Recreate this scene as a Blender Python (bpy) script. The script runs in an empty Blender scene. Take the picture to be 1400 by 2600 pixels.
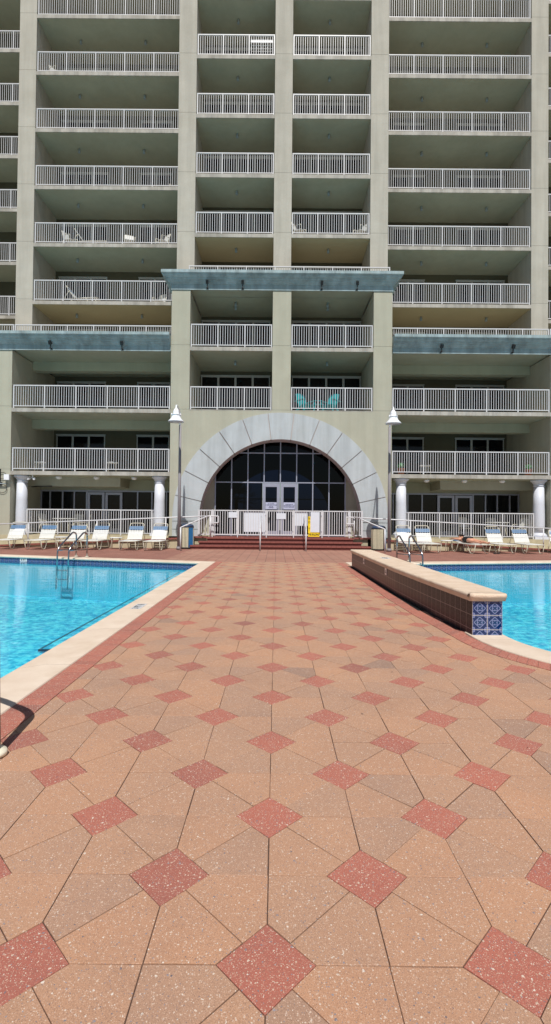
import bpy, math, random
from mathutils import Vector, Matrix
from mathutils.geometry import tessellate_polygon
random.seed(7)
R = math.radians
scene = bpy.context.scene
# ------------------------------------------------------------------ camera
cam_d = bpy.data.cameras.new("camera"); cam = bpy.data.objects.new("camera", cam_d)
scene.collection.objects.link(cam); scene.camera = cam
cam_d.sensor_fit = 'VERTICAL'; cam_d.sensor_height = 36.0; cam_d.lens = 36.0 * 1252.43 / 2600
cam_d.clip_start = 0.05; cam_d.clip_end = 2000
pit, rol, yaw = 0.01374, 0.00902, -0.00076
fw = Vector((math.sin(yaw) * math.cos(pit), math.cos(yaw) * math.cos(pit), math.sin(pit)))
r0 = Vector((math.cos(yaw), -math.sin(yaw), 0)); u0 = r0.cross(fw)
rt = r0 * math.cos(rol) + u0 * math.sin(rol); up = u0 * math.cos(rol) - r0 * math.sin(rol)
M = Matrix((rt, up, -fw)).transposed().to_4x4(); M.translation = (0, 0, 1.27)
cam.matrix_world = M
# ------------------------------------------------------------------ light
EL, AZ = 57.0, 4.5
w = bpy.data.worlds.new("World"); scene.world = w; w.use_nodes = True
nt = w.node_tree; nt.nodes.clear()
sky = nt.nodes.new('ShaderNodeTexSky'); sky.sky_type = 'NISHITA'; sky.sun_disc = False
sky.sun_elevation = R(EL); sky.sun_rotation = R(180 - AZ); sky.air_density = 1.0; sky.dust_density = 1.0
bg = nt.nodes.new('ShaderNodeBackground'); bg.inputs[1].default_value = 0.055
wo = nt.nodes.new('ShaderNodeOutputWorld')
nt.links.new(sky.outputs[0], bg.inputs[0]); nt.links.new(bg.outputs[0], wo.inputs[0])
sl = bpy.data.lights.new("sun", 'SUN'); sl.energy = 4.5; sl.angle = R(0.5); sl.color = (1.0, 0.955, 0.89)
so = bpy.data.objects.new("sun", sl); scene.collection.objects.link(so)
sd = Vector((math.sin(R(AZ)) * math.cos(R(EL)), -math.cos(R(AZ)) * math.cos(R(EL)), math.sin(R(EL))))
so.rotation_euler = sd.to_track_quat('Z', 'Y').to_euler(); so.location = (5, -20, 40)
scene.view_settings.view_transform = 'Standard'; scene.view_settings.look = 'None'
scene.view_settings.gamma = 1.0; scene.view_settings.exposure = 0.0
scene.render.engine = 'CYCLES'
scene.cycles.max_bounces = 10; scene.cycles.transparent_max_bounces = 12
scene.cycles.diffuse_bounces = 5

# ------------------------------------------------------------------ helpers
def S(r, g, b):
    f = lambda c: (c / 255 / 12.92) if c <= 10 else ((c / 255 + 0.055) / 1.055) ** 2.4
    return (f(r), f(g), f(b), 1)

class MB:
    def __init__(s, shift=(0, 0, 0)):
        s.v = []; s.f = []; s.m = []; s.sm = []; s.uv = {}; s.at = {}; s.sh = Vector(shift)
    def face(s, idx, m=0, smooth=False, uv=None, at=None):
        if uv: s.uv[len(s.f)] = uv
        if at is not None: s.at[len(s.f)] = at
        s.f.append(tuple(idx)); s.m.append(m); s.sm.append(smooth)
    def quad(s, a, b, c, d, m=0, uv=None, at=None):
        n = len(s.v); s.v += [a, b, c, d]; s.face((n, n + 1, n + 2, n + 3), m, False, uv, at)
    def box(s, x0, x1, y0, y1, z0, z1, m=0):
        n = len(s.v)
        s.v += [(x0, y0, z0), (x1, y0, z0), (x1, y1, z0), (x0, y1, z0), (x0, y0, z1), (x1, y0, z1), (x1, y1, z1), (x0, y1, z1)]
        for q in ((0, 3, 2, 1), (4, 5, 6, 7), (0, 1, 5, 4), (1, 2, 6, 5), (2, 3, 7, 6), (3, 0, 4, 7)):
            s.face([n + i for i in q], m)
    def obox(s, c, ax, ay, az, m=0):
        c = Vector(c); ax = Vector(ax); ay = Vector(ay); az = Vector(az); n = len(s.v)
        for k in ((-1, -1, -1), (1, -1, -1), (1, 1, -1), (-1, 1, -1), (-1, -1, 1), (1, -1, 1), (1, 1, 1), (-1, 1, 1)):
            s.v.append(tuple(c + ax * k[0] + ay * k[1] + az * k[2]))
        for q in ((0, 3, 2, 1), (4, 5, 6, 7), (0, 1, 5, 4), (1, 2, 6, 5), (2, 3, 7, 6), (3, 0, 4, 7)):
            s.face([n + i for i in q], m)
    def tube(s, pts, r, n=8, m=0, caps=True):
        pts = [Vector(p) for p in pts]; rr = r if isinstance(r, (list, tuple)) else [r] * len(pts)
        base = len(s.v); t0 = (pts[1] - pts[0]).normalized()
        a = Vector((0, 0, 1)) if abs(t0.z) < .9 else Vector((1, 0, 0))
        u = t0.cross(a).normalized()
        for i, p in enumerate(pts):
            if i == 0: t = t0
            elif i == len(pts) - 1: t = (pts[i] - pts[i - 1]).normalized()
            else: t = ((pts[i + 1] - p).normalized() + (p - pts[i - 1]).normalized()).normalized()
            u = (u - t * u.dot(t)).normalized(); v = t.cross(u)
            for k in range(n):
                an = 2 * math.pi * k / n
                s.v.append(tuple(p + (u * math.cos(an) + v * math.sin(an)) * rr[i]))
        for i in range(len(pts) - 1):
            for k in range(n):
                a0 = base + i * n + k; a1 = base + i * n + (k + 1) % n
                s.face((a0, a1, a1 + n, a0 + n), m, True)
        if caps:
            s.face([base + k for k in range(n)][::-1], m); s.face([base + (len(pts) - 1) * n + k for k in range(n)], m)
    def lathe(s, prof, cx=0, cy=0, n=24, m=0, cap=True):
        base = len(s.v)
        for r, z in prof:
            for k in range(n):
                an = 2 * math.pi * k / n; s.v.append((cx + r * math.cos(an), cy + r * math.sin(an), z))
        for i in range(len(prof) - 1):
            for k in range(n):
                a0 = base + i * n + k; a1 = base + i * n + (k + 1) % n
                s.face((a0, a1, a1 + n, a0 + n), m, True)
        if cap:
            s.face([base + k for k in range(n)][::-1], m); s.face([base + (len(prof) - 1) * n + k for k in range(n)], m)
    def prism_xz(s, pts, y0, y1, m=0, mside=None):
        n = len(pts); b = len(s.v); mside = m if mside is None else mside
        s.v += [(x, y0, z) for x, z in pts] + [(x, y1, z) for x, z in pts]
        tr = tessellate_polygon([[Vector((x, z, 0)) for x, z in pts]])
        for t in tr:
            s.face((b + t[0], b + t[1], b + t[2]), m); s.face((b + n + t[2], b + n + t[1], b + n + t[0]), m)
        for i in range(n):
            j = (i + 1) % n; s.face((b + i, b + j, b + n + j, b + n + i), mside)
    def sheet(s, loops, z, m=0):
        vs = [p for l in loops for p in l]; b = len(s.v)
        s.v += [(x, y, z) for x, y in vs]
        for t in tessellate_polygon([[Vector((x, y, 0)) for x, y in l] for l in loops]):
            a, c, d = [Vector(vs[i] + (0,)) for i in t]
            if (c - a).cross(d - a).z < 0: t = (t[0], t[2], t[1])
            s.face([b + i for i in t], m)
    def sweep(s, path, prof, closed=False, m=0, smooth=False):
        """path: list of xy; prof: list of (offset to the right-hand side, z)."""
        base = len(s.v); P = [Vector(p) for p in path]; n = len(prof); L = 0; us = []
        for i, p in enumerate(P):
            d0 = (P[i] - P[i - 1]).normalized() if i > 0 else (P[1] - P[0]).normalized()
            d1 = (P[i + 1] - P[i]).normalized() if i < len(P) - 1 else d0
            n0 = Vector((d0.y, -d0.x)); n1 = Vector((d1.y, -d1.x)); mi = (n0 + n1).normalized()
            k = 1 / max(.3, mi.dot(n0))
            if i: L += (P[i] - P[i - 1]).length
            us.append(L)
            for o, z in prof: q = p + mi * (o * k); s.v.append((q.x, q.y, z))
        vs = [0]
        for i in range(1, n): vs.append(vs[-1] + math.hypot(prof[i][0] - prof[i - 1][0], prof[i][1] - prof[i - 1][1]))
        for i in range(len(P) - 1):
            for k in range(n - 1):
                a = base + i * n + k
                s.face((a, a + n, a + n + 1, a + 1), m, smooth, [(us[i], vs[k]), (us[i + 1], vs[k]), (us[i + 1], vs[k + 1]), (us[i], vs[k + 1])])
        for e in (0, len(P) - 1):
            s.face([base + e * n + k for k in range(n)], m)
    def build(s, name, mats, parent=None, loc=None):
        me = bpy.data.meshes.new(name)
        me.from_pydata([tuple(Vector(v) + s.sh) for v in s.v], [], s.f)
        if not isinstance(mats, (list, tuple)): mats = [mats]
        for mm in mats: me.materials.append(mm)
        me.polygons.foreach_set('material_index', s.m); me.polygons.foreach_set('use_smooth', s.sm)
        if s.uv:
            ul = me.uv_layers.new(name='UVMap')
            for fi, uvs in s.uv.items():
                p = me.polygons[fi]
                for li, uv in zip(p.loop_indices, uvs): ul.data[li].uv = uv
        if s.at:
            for nm, k in (('tint', 0), ('kind', 1)):
                a = me.attributes.new(nm, 'FLOAT', 'FACE')
                for fi, val in s.at.items(): a.data[fi].value = val[k]
        me.update()
        o = bpy.data.objects.new(name, me); scene.collection.objects.link(o)
        if parent: o.parent = parent
        if loc: o.location = loc
        return o

def tag(o, label=None, cat=None, group=None, kind=None):
    if label: o['label'] = label
    if cat: o['category'] = cat
    if group: o['group'] = group
    if kind: o['kind'] = kind
    return o
def thing(name, label, cat, loc=(0, 0, 0), rz=0, group=None):
    o = bpy.data.objects.new(name, None); scene.collection.objects.link(o)
    o.location = loc; o.rotation_euler = (0, 0, rz); o.empty_display_size = .2
    return tag(o, label, cat, group)
def struct(name, mb, mats): return tag(mb.build(name, mats), kind='structure')
def dup(root, loc, rz, label, group=None):
    r = root.copy(); scene.collection.objects.link(r); r.location = loc; r.rotation_euler = (0, 0, rz)
    r['label'] = label
    if group: r['group'] = group
    for ch in list(root.children):
        c = ch.copy(); scene.collection.objects.link(c); c.parent = r
        for g in list(ch.children):
            d = g.copy(); scene.collection.objects.link(d); d.parent = c
    return r
def arcpts(pts, r=.08, n=5):
    """round the corners of a polyline"""
    P = [Vector(p) for p in pts]; out = [P[0]]
    for i in range(1, len(P) - 1):
        a, b, c = P[i - 1], P[i], P[i + 1]; d0 = (a - b); d1 = (c - b)
        k = min(r, d0.length * .45, d1.length * .45); p0 = b + d0.normalized() * k; p1 = b + d1.normalized() * k
        for j in range(n + 1):
            t = j / n; out.append(p0 * (1 - t) ** 2 + b * 2 * t * (1 - t) + p1 * t * t)
    out.append(P[-1]); return out

# ------------------------------------------------------------------ materials
def nodes(name):
    m = bpy.data.materials.new(name); m.use_nodes = True; t = m.node_tree
    b = t.nodes['Principled BSDF']; return m, t, b
def N(t, ty, **k):
    n = t.nodes.new(ty)
    for a, v in k.items(): setattr(n, a, v)
    return n
def ramp(t, src, stops):
    n = N(t, 'ShaderNodeValToRGB'); t.links.new(src, n.inputs[0]); e = n.color_ramp.elements
    while len(e) > 1: e.remove(e[-1])
    e[0].position = stops[0][0]; e[0].color = stops[0][1]
    for p, c in stops[1:]:
        q = e.new(p); q.color = c
    return n.outputs[0]
def mix(t, fac, a, b, mode='MIX'):
    n = N(t, 'ShaderNodeMix', data_type='RGBA', blend_type=mode)
    for i, x in ((0, fac), (6, a), (7, b)):
        if hasattr(x, 'is_linked'): t.links.new(x, n.inputs[i])
        else: n.inputs[i].default_value = x
    return n.outputs[2]
def noise(t, co, scale, detail=4, rough=.55, vec=None):
    n = N(t, 'ShaderNodeTexNoise'); n.inputs['Scale'].default_value = scale
    n.inputs['Detail'].default_value = detail; n.inputs['Roughness'].default_value = rough
    if vec:
        mp = N(t, 'ShaderNodeMapping'); mp.inputs['Scale'].default_value = vec; t.links.new(co, mp.inputs[0]); co = mp.outputs[0]
    t.links.new(co, n.inputs[0]); return n.outputs[0]
def bump(t, b, h, strength=.3, dist=.002, prev=None):
    n = N(t, 'ShaderNodeBump'); n.inputs['Strength'].default_value = strength; n.inputs['Distance'].default_value = dist
    t.links.new(h, n.inputs['Height'])
    if prev: t.links.new(prev, n.inputs['Normal'])
    t.links.new(n.outputs[0], b.inputs['Normal']); return n.outputs[0]
def g(v): return (v, v, v, 1)
def math_(t, op, a, b=None, c=None):
    n = N(t, 'ShaderNodeMath', operation=op)
    for i, x in enumerate((a, b, c)):
        if x is None: continue
        if hasattr(x, 'is_linked'): t.links.new(x, n.inputs[i])
        else: n.inputs[i].default_value = x
    return n.outputs[0]
def mat(name, col, rough=.6, metal=0, var=.12, vs=2.0, bmp=.0, bs=120, spec=.5, coat=0, streak=0, fine=0):
    m, t, b = nodes(name); co = N(t, 'ShaderNodeTexCoord').outputs['Object']
    c = col if len(col) == 4 else col + (1,)
    lo = tuple(x * (1 - var) for x in c[:3]) + (1,); hi = tuple(min(1, x * (1 + var * .7)) for x in c[:3]) + (1,)
    o = ramp(t, noise(t, co, vs), [(.3, lo), (.7, hi)])
    if fine: o = mix(t, 1.0, o, ramp(t, noise(t, co, 55, 3, .7), [(.3, g(1 - fine)), (.7, g(1 + fine * .5))]), 'MULTIPLY')
    if streak:
        sn = noise(t, co, 1.0, 5, .65, (2.6, 2.6, .16))
        o = mix(t, 1.0, o, ramp(t, sn, [(.38, g(1 - streak)), (.58, g(1))]), 'MULTIPLY')
        bl = noise(t, co, .9, 6, .7)
        o = mix(t, 1.0, o, ramp(t, bl, [(.35, (1 - streak * .5, 1 - streak * .55, 1 - streak * .7, 1)), (.6, g(1))]), 'MULTIPLY')
    t.links.new(o, b.inputs['Base Color'])
    b.inputs['Roughness'].default_value = rough; b.inputs['Metallic'].default_value = metal
    b.inputs['Specular IOR Level'].default_value = spec
    if bmp: bump(t, b, noise(t, co, bs, 5, .7), bmp, .004)
    return m
STUCCO = mat('stucco', S(179, 178, 162), .85, var=.06, vs=1.1, bmp=.35, bs=60, spec=.2, streak=.07, fine=.1)
STUCCO2 = mat('tower stucco', S(188, 185, 175), .85, var=.06, vs=1.3, bmp=.35, bs=60, spec=.2, streak=.12, fine=.1)
WALLB = mat('shaded balcony back wall', S(92, 92, 78), .8, var=.08, vs=.6, spec=.2, streak=.05)  # balcony shade put into the colour of the back walls
CEIL = mat('balcony ceiling paint', S(172, 174, 154), .75, var=.09, vs=.6, bmp=.2, bs=80, spec=.25, streak=.06)
SLAB = mat('slab edge paint', S(184, 181, 174), .8, var=.12, vs=2.2, streak=.28, fine=.07)
CEILW = mat('warm-toned ceiling', S(182, 170, 138), .75, var=.06, vs=.6, spec=.25)  # warmer ceiling tone for a few balcony slabs
FLOOR = mat('balcony floor coat', S(170, 162, 148), .35, var=.1, vs=3)
WHITE = mat('white powder coat', S(208, 209, 213), .35, var=.03, vs=5)
ARCH = mat('cast stone', S(186, 193, 198), .8, var=.05, vs=1.5, bmp=.3, bs=70, streak=.15, fine=.07)
CAST = mat('reveal stone', S(186, 180, 178), .85, var=.08, vs=3, fine=.08)
COLW = mat('white column paint', S(208, 212, 222), .5, var=.03, vs=3, fine=.03)
TEAL = mat('teal cornice', S(164, 184, 190), .75, var=.2, vs=1.7, streak=.3, fine=.1)
ALU = mat('aluminium frame', S(164, 168, 186), .4, metal=.3, var=.05, vs=5)
ALUD = mat('window frame', S(176, 182, 184), .45, var=.05, vs=5)
STEEL = mat('stainless tube', (.42, .42, .44), .22, metal=1, var=.1, vs=20)
DARKF = mat('black flood lamp', (.02, .02, .022), .5, var=.1, vs=20)
GREYF = mat('grey fixture', S(146, 160, 166), .5, var=.05, vs=20)
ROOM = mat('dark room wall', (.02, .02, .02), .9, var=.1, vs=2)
BRICKR = mat('step brick', S(140, 80, 72), .75, var=.2, vs=12, bmp=.3, bs=90, fine=.12)
RISER = mat('riser brick', S(118, 66, 60), .8, var=.25, vs=9, fine=.15)
CREAM = mat('cream curb paint', S(196, 186, 158), .8, var=.08, vs=2, streak=.18, fine=.08)
FRAMEC = mat('cream tube', S(214, 210, 192), .35, var=.04, vs=10)
STRAPW = mat('white vinyl strap', S(218, 220, 218), .45, var=.05, vs=14)
STRAPB = mat('blue vinyl strap', S(84, 124, 164), .45, var=.12, vs=30)
BINC = mat('beige slat', S(214, 208, 182), .5, var=.08, vs=10)
BINB = mat('blue slat', S(46, 116, 172), .45, var=.08, vs=10)
NAVY = mat('navy lid', S(44, 62, 92), .4, var=.1, vs=8)
POLE = mat('speckled concrete pole', S(146, 142, 146), .8, var=.06, vs=30, fine=.25, bmp=.2, bs=150)
LAMPW = mat('lamp white', S(238, 240, 246), .3, var=.02, vs=5)
GLOBE = mat('lamp lens', S(170, 176, 186), .25, var=.05, vs=10)
TURQ = mat('turquoise paint', S(14, 148, 156), .5, var=.08, vs=10)
YELL = mat('yellow sign', S(248, 214, 30), .5, var=.03, vs=6)
BLACK = mat('black ink', (.012, .012, .014), .6, var=.0)
NAVYINK = mat('navy ink', S(30, 38, 92), .6, var=.0)
SIGNL = mat('lavender sign', S(186, 190, 214), .5, var=.04, vs=6)
PAPER = mat('white board', S(214, 220, 230), .5, var=.03, vs=3)
SKIN = mat('skin', S(214, 156, 128), .5, var=.06, vs=12)
SUIT = mat('black swimwear', (.012, .012, .014), .7, var=.1, vs=20)
HAIR = mat('dark hair', S(40, 28, 22), .6, var=.3, vs=60)
LEAF = mat('leaf', S(58, 92, 40), .6, var=.3, vs=8)
LEAFT = mat('pale leaf', S(110, 178, 120), .5, var=.2, vs=8)
MARKW = mat('glazed white tile', S(244, 234, 230), .3, var=.03, vs=8)
TRUNK = mat('palm trunk', S(96, 82, 66), .9, var=.3, vs=8)
POT = mat('clay pot', S(150, 92, 66), .7, var=.1, vs=6)
WICK = mat('wicker', S(196, 190, 176), .8, var=.15, vs=20)
CABLE = mat('black cable', (.02, .02, .022), .6, var=.1, vs=10)
SMUDGE = mat('deep gap', (.012, .011, .011), .95, var=.1, vs=10)
BED = mat('joint sand', S(84, 62, 52), .95, var=.3, vs=40)
FLANGE = mat('cream flange cover', S(226, 220, 200), .4, var=.04, vs=30)

def glass(name, tint, refl=1.0):
    m = bpy.data.materials.new(name); m.use_nodes = True; t = m.node_tree; t.nodes.clear()
    o = N(t, 'ShaderNodeOutputMaterial'); tr = N(t, 'ShaderNodeBsdfTransparent'); gl = N(t, 'ShaderNodeBsdfGlossy')
    tr.inputs[0].default_value = tint; gl.inputs['Roughness'].default_value = .02; gl.inputs[0].default_value = (refl,) * 3 + (1,)
    fr = N(t, 'ShaderNodeFresnel'); fr.inputs[0].default_value = 1.5; mx = N(t, 'ShaderNodeMixShader')
    t.links.new(fr.outputs[0], mx.inputs[0]); t.links.new(tr.outputs[0], mx.inputs[1]); t.links.new(gl.outputs[0], mx.inputs[2])
    t.links.new(mx.outputs[0], o.inputs[0]); return m
GLASS = glass('tinted glass', (.10, .135, .22, 1), .35)
GLASSD = mat('dark window glass', (.006, .007, .009), .06, var=.0, spec=.28)

# copings: warm smooth concrete, thin joint every 1.3 m (uv.x = running metres)
def coping_mat():
    m, t, b = nodes('coping concrete'); tc = N(t, 'ShaderNodeTexCoord'); co = tc.outputs['Object']
    c = ramp(t, noise(t, co, 3, 5, .6), [(.3, S(212, 193, 174)), (.7, S(224, 208, 191))])
    sp = ramp(t, noise(t, co, 90, 4, .8), [(.3, g(.82)), (.42, g(1))]); c = mix(t, 1, c, sp, 'MULTIPLY')
    dirt = ramp(t, noise(t, co, 1.1, 6, .7), [(.36, (.9, .87, .83, 1)), (.55, g(1))]); c = mix(t, 1, c, dirt, 'MULTIPLY')
    sx = N(t, 'ShaderNodeSeparateXYZ'); t.links.new(tc.outputs['UV'], sx.inputs[0])
    f = math_(t, 'FRACT', math_(t, 'DIVIDE', sx.outputs[0], 1.35)); j = math_(t, 'LESS_THAN', f, .0035)
    c = mix(t, j, c, S(150, 130, 112))
    t.links.new(c, b.inputs['Base Color']); b.inputs['Roughness'].default_value = .75
    bump(t, b, noise(t, co, 110, 5, .7), .25, .003); return m
COPING = coping_mat()

# exposed aggregate pavers: per-paver tint + kind attributes, shell and stone flecks
def paver_mat():
    m, t, b = nodes('exposed aggregate paver'); co = N(t, 'ShaderNodeTexCoord').outputs['Object']
    at = N(t, 'ShaderNodeAttribute', attribute_name='tint').outputs['Fac']; ak = N(t, 'ShaderNodeAttribute', attribute_name='kind').outputs['Fac']
    tan = ramp(t, at, [(0, S(156, 126, 109)), (.15, S(172, 137, 115)), (.5, S(178, 140, 115)), (1, S(186, 142, 113))])
    red = ramp(t, at, [(0, S(152, 97, 86)), (.3, S(168, 103, 89)), (1, S(178, 108, 92))])
    c = mix(t, ak, tan, red)
    c = mix(t, 1, c, ramp(t, noise(t, co, 1.4, 5, .6), [(.3, (.88, .90, .94, 1)), (.65, (1.04, 1.02, .99, 1))]), 'MULTIPLY')
    c = mix(t, 1, c, ramp(t, noise(t, co, .55, 7, .75), [(.34, (.86, .85, .85, 1)), (.46, g(1)), (.62, g(1)), (.72, (1.07, 1.08, 1.1, 1))]), 'MULTIPLY')
    c = mix(t, 1, c, ramp(t, noise(t, co, 260, 4, .8), [(.3, g(.66)), (.5, g(1)), (.72, g(1.16))]), 'MULTIPLY')
    wear = noise(t, co, 2.2, 4, .6)
    def flecks(c, scale, stops, hue):
        v = N(t, 'ShaderNodeTexVoronoi', feature='F1'); v.inputs['Scale'].default_value = scale; v.inputs['Randomness'].default_value = 1
        nz = N(t, 'ShaderNodeTexNoise'); nz.inputs['Scale'].default_value = scale * 1.4; t.links.new(co, nz.inputs[0])
        vm = N(t, 'ShaderNodeVectorMath', operation='MULTIPLY_ADD'); t.links.new(nz.outputs['Color'], vm.inputs[0])
        vm.inputs[1].default_value = (.8 / scale,) * 3; t.links.new(co, vm.inputs[2]); t.links.new(vm.outputs[0], v.inputs['Vector'])
        sp = N(t, 'ShaderNodeSeparateColor'); t.links.new(v.outputs['Color'], sp.inputs[0])
        rad = ramp(t, sp.outputs[0], stops)                       # radius by cell
        msk = math_(t, 'LESS_THAN', v.outputs['Distance'], rad)
        return mix(t, msk, c, ramp(t, sp.outputs[1], hue)), msk
    H = [(0, S(104, 98, 104)), (.25, S(146, 140, 146)), (.26, S(190, 156, 134)), (.7, S(206, 184, 166)), (1, S(216, 206, 194))]
    c, m1 = flecks(c, 95, [(.78, g(0)), (.80, g(.16)), (1, g(.38))], H)
    c, m2 = flecks(c, 170, [(.52, g(0)), (.56, g(.16)), (1, g(.40))], H)
    c, m3 = flecks(c, 420, [(.55, g(0)), (.6, g(.3)), (1, g(.45))], [(0, S(112, 86, 76)), (.45, S(140, 116, 104)), (.5, S(198, 162, 140)), (1, S(212, 184, 164))])
    t.links.new(c, b.inputs['Base Color']); b.inputs['Roughness'].default_value = .8; b.inputs['Specular IOR Level'].default_value = .35
    nb = bump(t, b, noise(t, co, 300, 4, .8), .5, .0015)
    bump(t, b, m1, .3, .001, nb); return m
PAVER = paver_mat()

def brick_mat(name, c1, c2, mo, bw, bh, off, ms=.006, rot=0):
    m, t, b = nodes(name); co = N(t, 'ShaderNodeTexCoord').outputs['Object']
    mp = N(t, 'ShaderNodeMapping'); mp.inputs['Rotation'].default_value = (0, 0, rot); t.links.new(co, mp.inputs[0])
    br = N(t, 'ShaderNodeTexBrick'); br.offset = off; t.links.new(mp.outputs[0], br.inputs[0])
    for i, v in ((1, c1), (2, c2), (3, mo)): br.inputs[i].default_value = v
    br.inputs['Scale'].default_value = 1; br.inputs['Mortar Size'].default_value = ms; br.inputs['Brick Width'].default_value = bw
    br.inputs['Row Height'].default_value = bh; br.inputs['Mortar Smooth'].default_value = .1
    c = mix(t, 1, br.outputs[0], ramp(t, noise(t, co, .9, 5, .6), [(.3, g(.85)), (.65, g(1.05))]), 'MULTIPLY')
    c = mix(t, 1, c, ramp(t, noise(t, co, 120, 4, .8), [(.35, g(.8)), (.65, g(1.12))]), 'MULTIPLY')
    t.links.new(c, b.inputs['Base Color']); b.inputs['Roughness'].default_value = .8
    bump(t, b, br.outputs[1], -.3, .004); return m
DECKC = brick_mat('deck square paver', S(172, 130, 112), S(162, 116, 100), S(110, 84, 74), .30, .30, 0, .007)
DECKS = brick_mat('deck brick paver', S(160, 112, 98), S(146, 98, 86), S(104, 76, 68), .2, .1, .5, .005)
GROUND = mat('far ground', S(150, 146, 132), .9, var=.2, vs=.2, fine=.2)
ASPH = GROUND

def tile_mat(nm='glazed blue tile', ca=S(10, 30, 78), cb=S(14, 52, 100), ci=S(20, 58, 98), cl=S(126, 136, 180), cg=S(190, 184, 178), rg=.12):
    m, t, b = nodes(nm); uv = N(t, 'ShaderNodeTexCoord').outputs['UV']
    sx = N(t, 'ShaderNodeSeparateXYZ'); t.links.new(uv, sx.inputs[0])
    A = lambda op, *a: math_(t, op, *a)
    fu = A('FRACT', sx.outputs[0]); fv = A('FRACT', sx.outputs[1])
    u = A('ABSOLUTE', A('SUBTRACT', fu, .5)); v = A('ABSOLUTE', A('SUBTRACT', fv, .5)); s_ = A('ADD', u, v); mx = A('MAXIMUM', u, v)
    band = lambda x, c, w_: A('LESS_THAN', A('ABSOLUTE', A('SUBTRACT', x, c)), w_)
    dia = band(s_, .385, .03); sq = band(mx, .16, .02)
    X = A('MULTIPLY', A('LESS_THAN', A('ABSOLUTE', A('SUBTRACT', u, v)), .022), A('LESS_THAN', mx, .125))
    cu = A('SUBTRACT', .46, u); cv = A('SUBTRACT', .46, v)
    dc = A('SQRT', A('ADD', A('MULTIPLY', cu, cu), A('MULTIPLY', cv, cv))); cor = A('MAXIMUM', band(dc, .13, .025), band(dc, .06, .022))
    dash = A('MULTIPLY', band(mx, .445, .012), A('LESS_THAN', A('ABSOLUTE', A('SUBTRACT', A('MINIMUM', u, v), .13)), .09))
    star = A('MULTIPLY', A('LESS_THAN', mx, .13), A('GREATER_THAN', A('ABSOLUTE', A('SUBTRACT', u, v)), .075))
    ln = A('MAXIMUM', A('MAXIMUM', A('MAXIMUM', dia, sq), A('MAXIMUM', cor, dash)), A('MAXIMUM', star, 0))
    gr = A('GREATER_THAN', mx, .483)
    co = N(t, 'ShaderNodeTexCoord').outputs['Object']
    bgc = ramp(t, noise(t, co, 30, 3), [(.3, ca), (.7, cb)])
    inner = mix(t, A('LESS_THAN', s_, .36), bgc, ci)
    c = mix(t, ln, inner, cl); c = mix(t, gr, c, cg)
    t.links.new(c, b.inputs['Base Color']); b.inputs['Roughness'].default_value = rg; b.inputs['Specular IOR Level'].default_value = .5 if rg < .2 else .2
    return m
TILE = tile_mat()
TILE_SHADE = tile_mat('shaded blue tile', S(26, 22, 32), S(34, 29, 40), S(30, 26, 36), S(60, 54, 66), S(150, 140, 136), .3)  # blue tile for the wall's shaded side, shade put into its colours

def water_mat():
    m = bpy.data.materials.new('pool water'); m.use_nodes = True; t = m.node_tree; t.nodes.clear()
    o = N(t, 'ShaderNodeOutputMaterial'); co = N(t, 'ShaderNodeTexCoord').outputs['Object']
    n1 = noise(t, co, 9, 2, .5, (.22, 1.15, 1)); n2 = noise(t, co, 2.0, 2, .5, (.3, 1.2, 1))
    h = math_(t, 'ADD', n1, math_(t, 'MULTIPLY', n2, 1.2))
    bp = N(t, 'ShaderNodeBump'); bp.inputs['Strength'].default_value = 1.0; bp.inputs['Distance'].default_value = .005
    t.links.new(h, bp.inputs['Height'])
    gl = N(t, 'ShaderNodeBsdfGlossy'); gl.inputs['Roughness'].default_value = .03; t.links.new(bp.outputs[0], gl.inputs['Normal'])
    rf = N(t, 'ShaderNodeBsdfRefraction'); rf.inputs['IOR'].default_value = 1.33; rf.inputs['Roughness'].default_value = 0
    rf.inputs[0].default_value = (.46, .95, 1, 1); t.links.new(bp.outputs[0], rf.inputs['Normal'])
    tr = N(t, 'ShaderNodeBsdfTransparent'); tr.inputs[0].default_value = (.43, .84, .92, 1)
    mx0 = N(t, 'ShaderNodeMixShader'); mx0.inputs[0].default_value = 1.0; t.links.new(rf.outputs[0], mx0.inputs[1]); t.links.new(tr.outputs[0], mx0.inputs[2])
    fr = N(t, 'ShaderNodeFresnel'); fr.inputs[0].default_value = 1.33; t.links.new(bp.outputs[0], fr.inputs['Normal'])
    mx = N(t, 'ShaderNodeMixShader'); t.links.new(fr.outputs[0], mx.inputs[0]); t.links.new(mx0.outputs[0], mx.inputs[1]); t.links.new(gl.outputs[0], mx.inputs[2])
    t.links.new(mx.outputs[0], o.inputs[0]); return m
WATER = water_mat()
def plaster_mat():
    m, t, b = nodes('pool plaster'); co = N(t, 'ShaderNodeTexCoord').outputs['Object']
    # light aqua finish, bright and dark mottling painted in like caustic sunlight
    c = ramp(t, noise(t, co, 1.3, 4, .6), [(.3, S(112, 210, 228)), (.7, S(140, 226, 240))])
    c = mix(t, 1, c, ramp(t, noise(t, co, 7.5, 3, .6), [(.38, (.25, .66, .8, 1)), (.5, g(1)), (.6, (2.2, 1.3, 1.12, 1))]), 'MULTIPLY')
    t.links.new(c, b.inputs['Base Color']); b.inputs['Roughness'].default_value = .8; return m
PLAST = plaster_mat()

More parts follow.
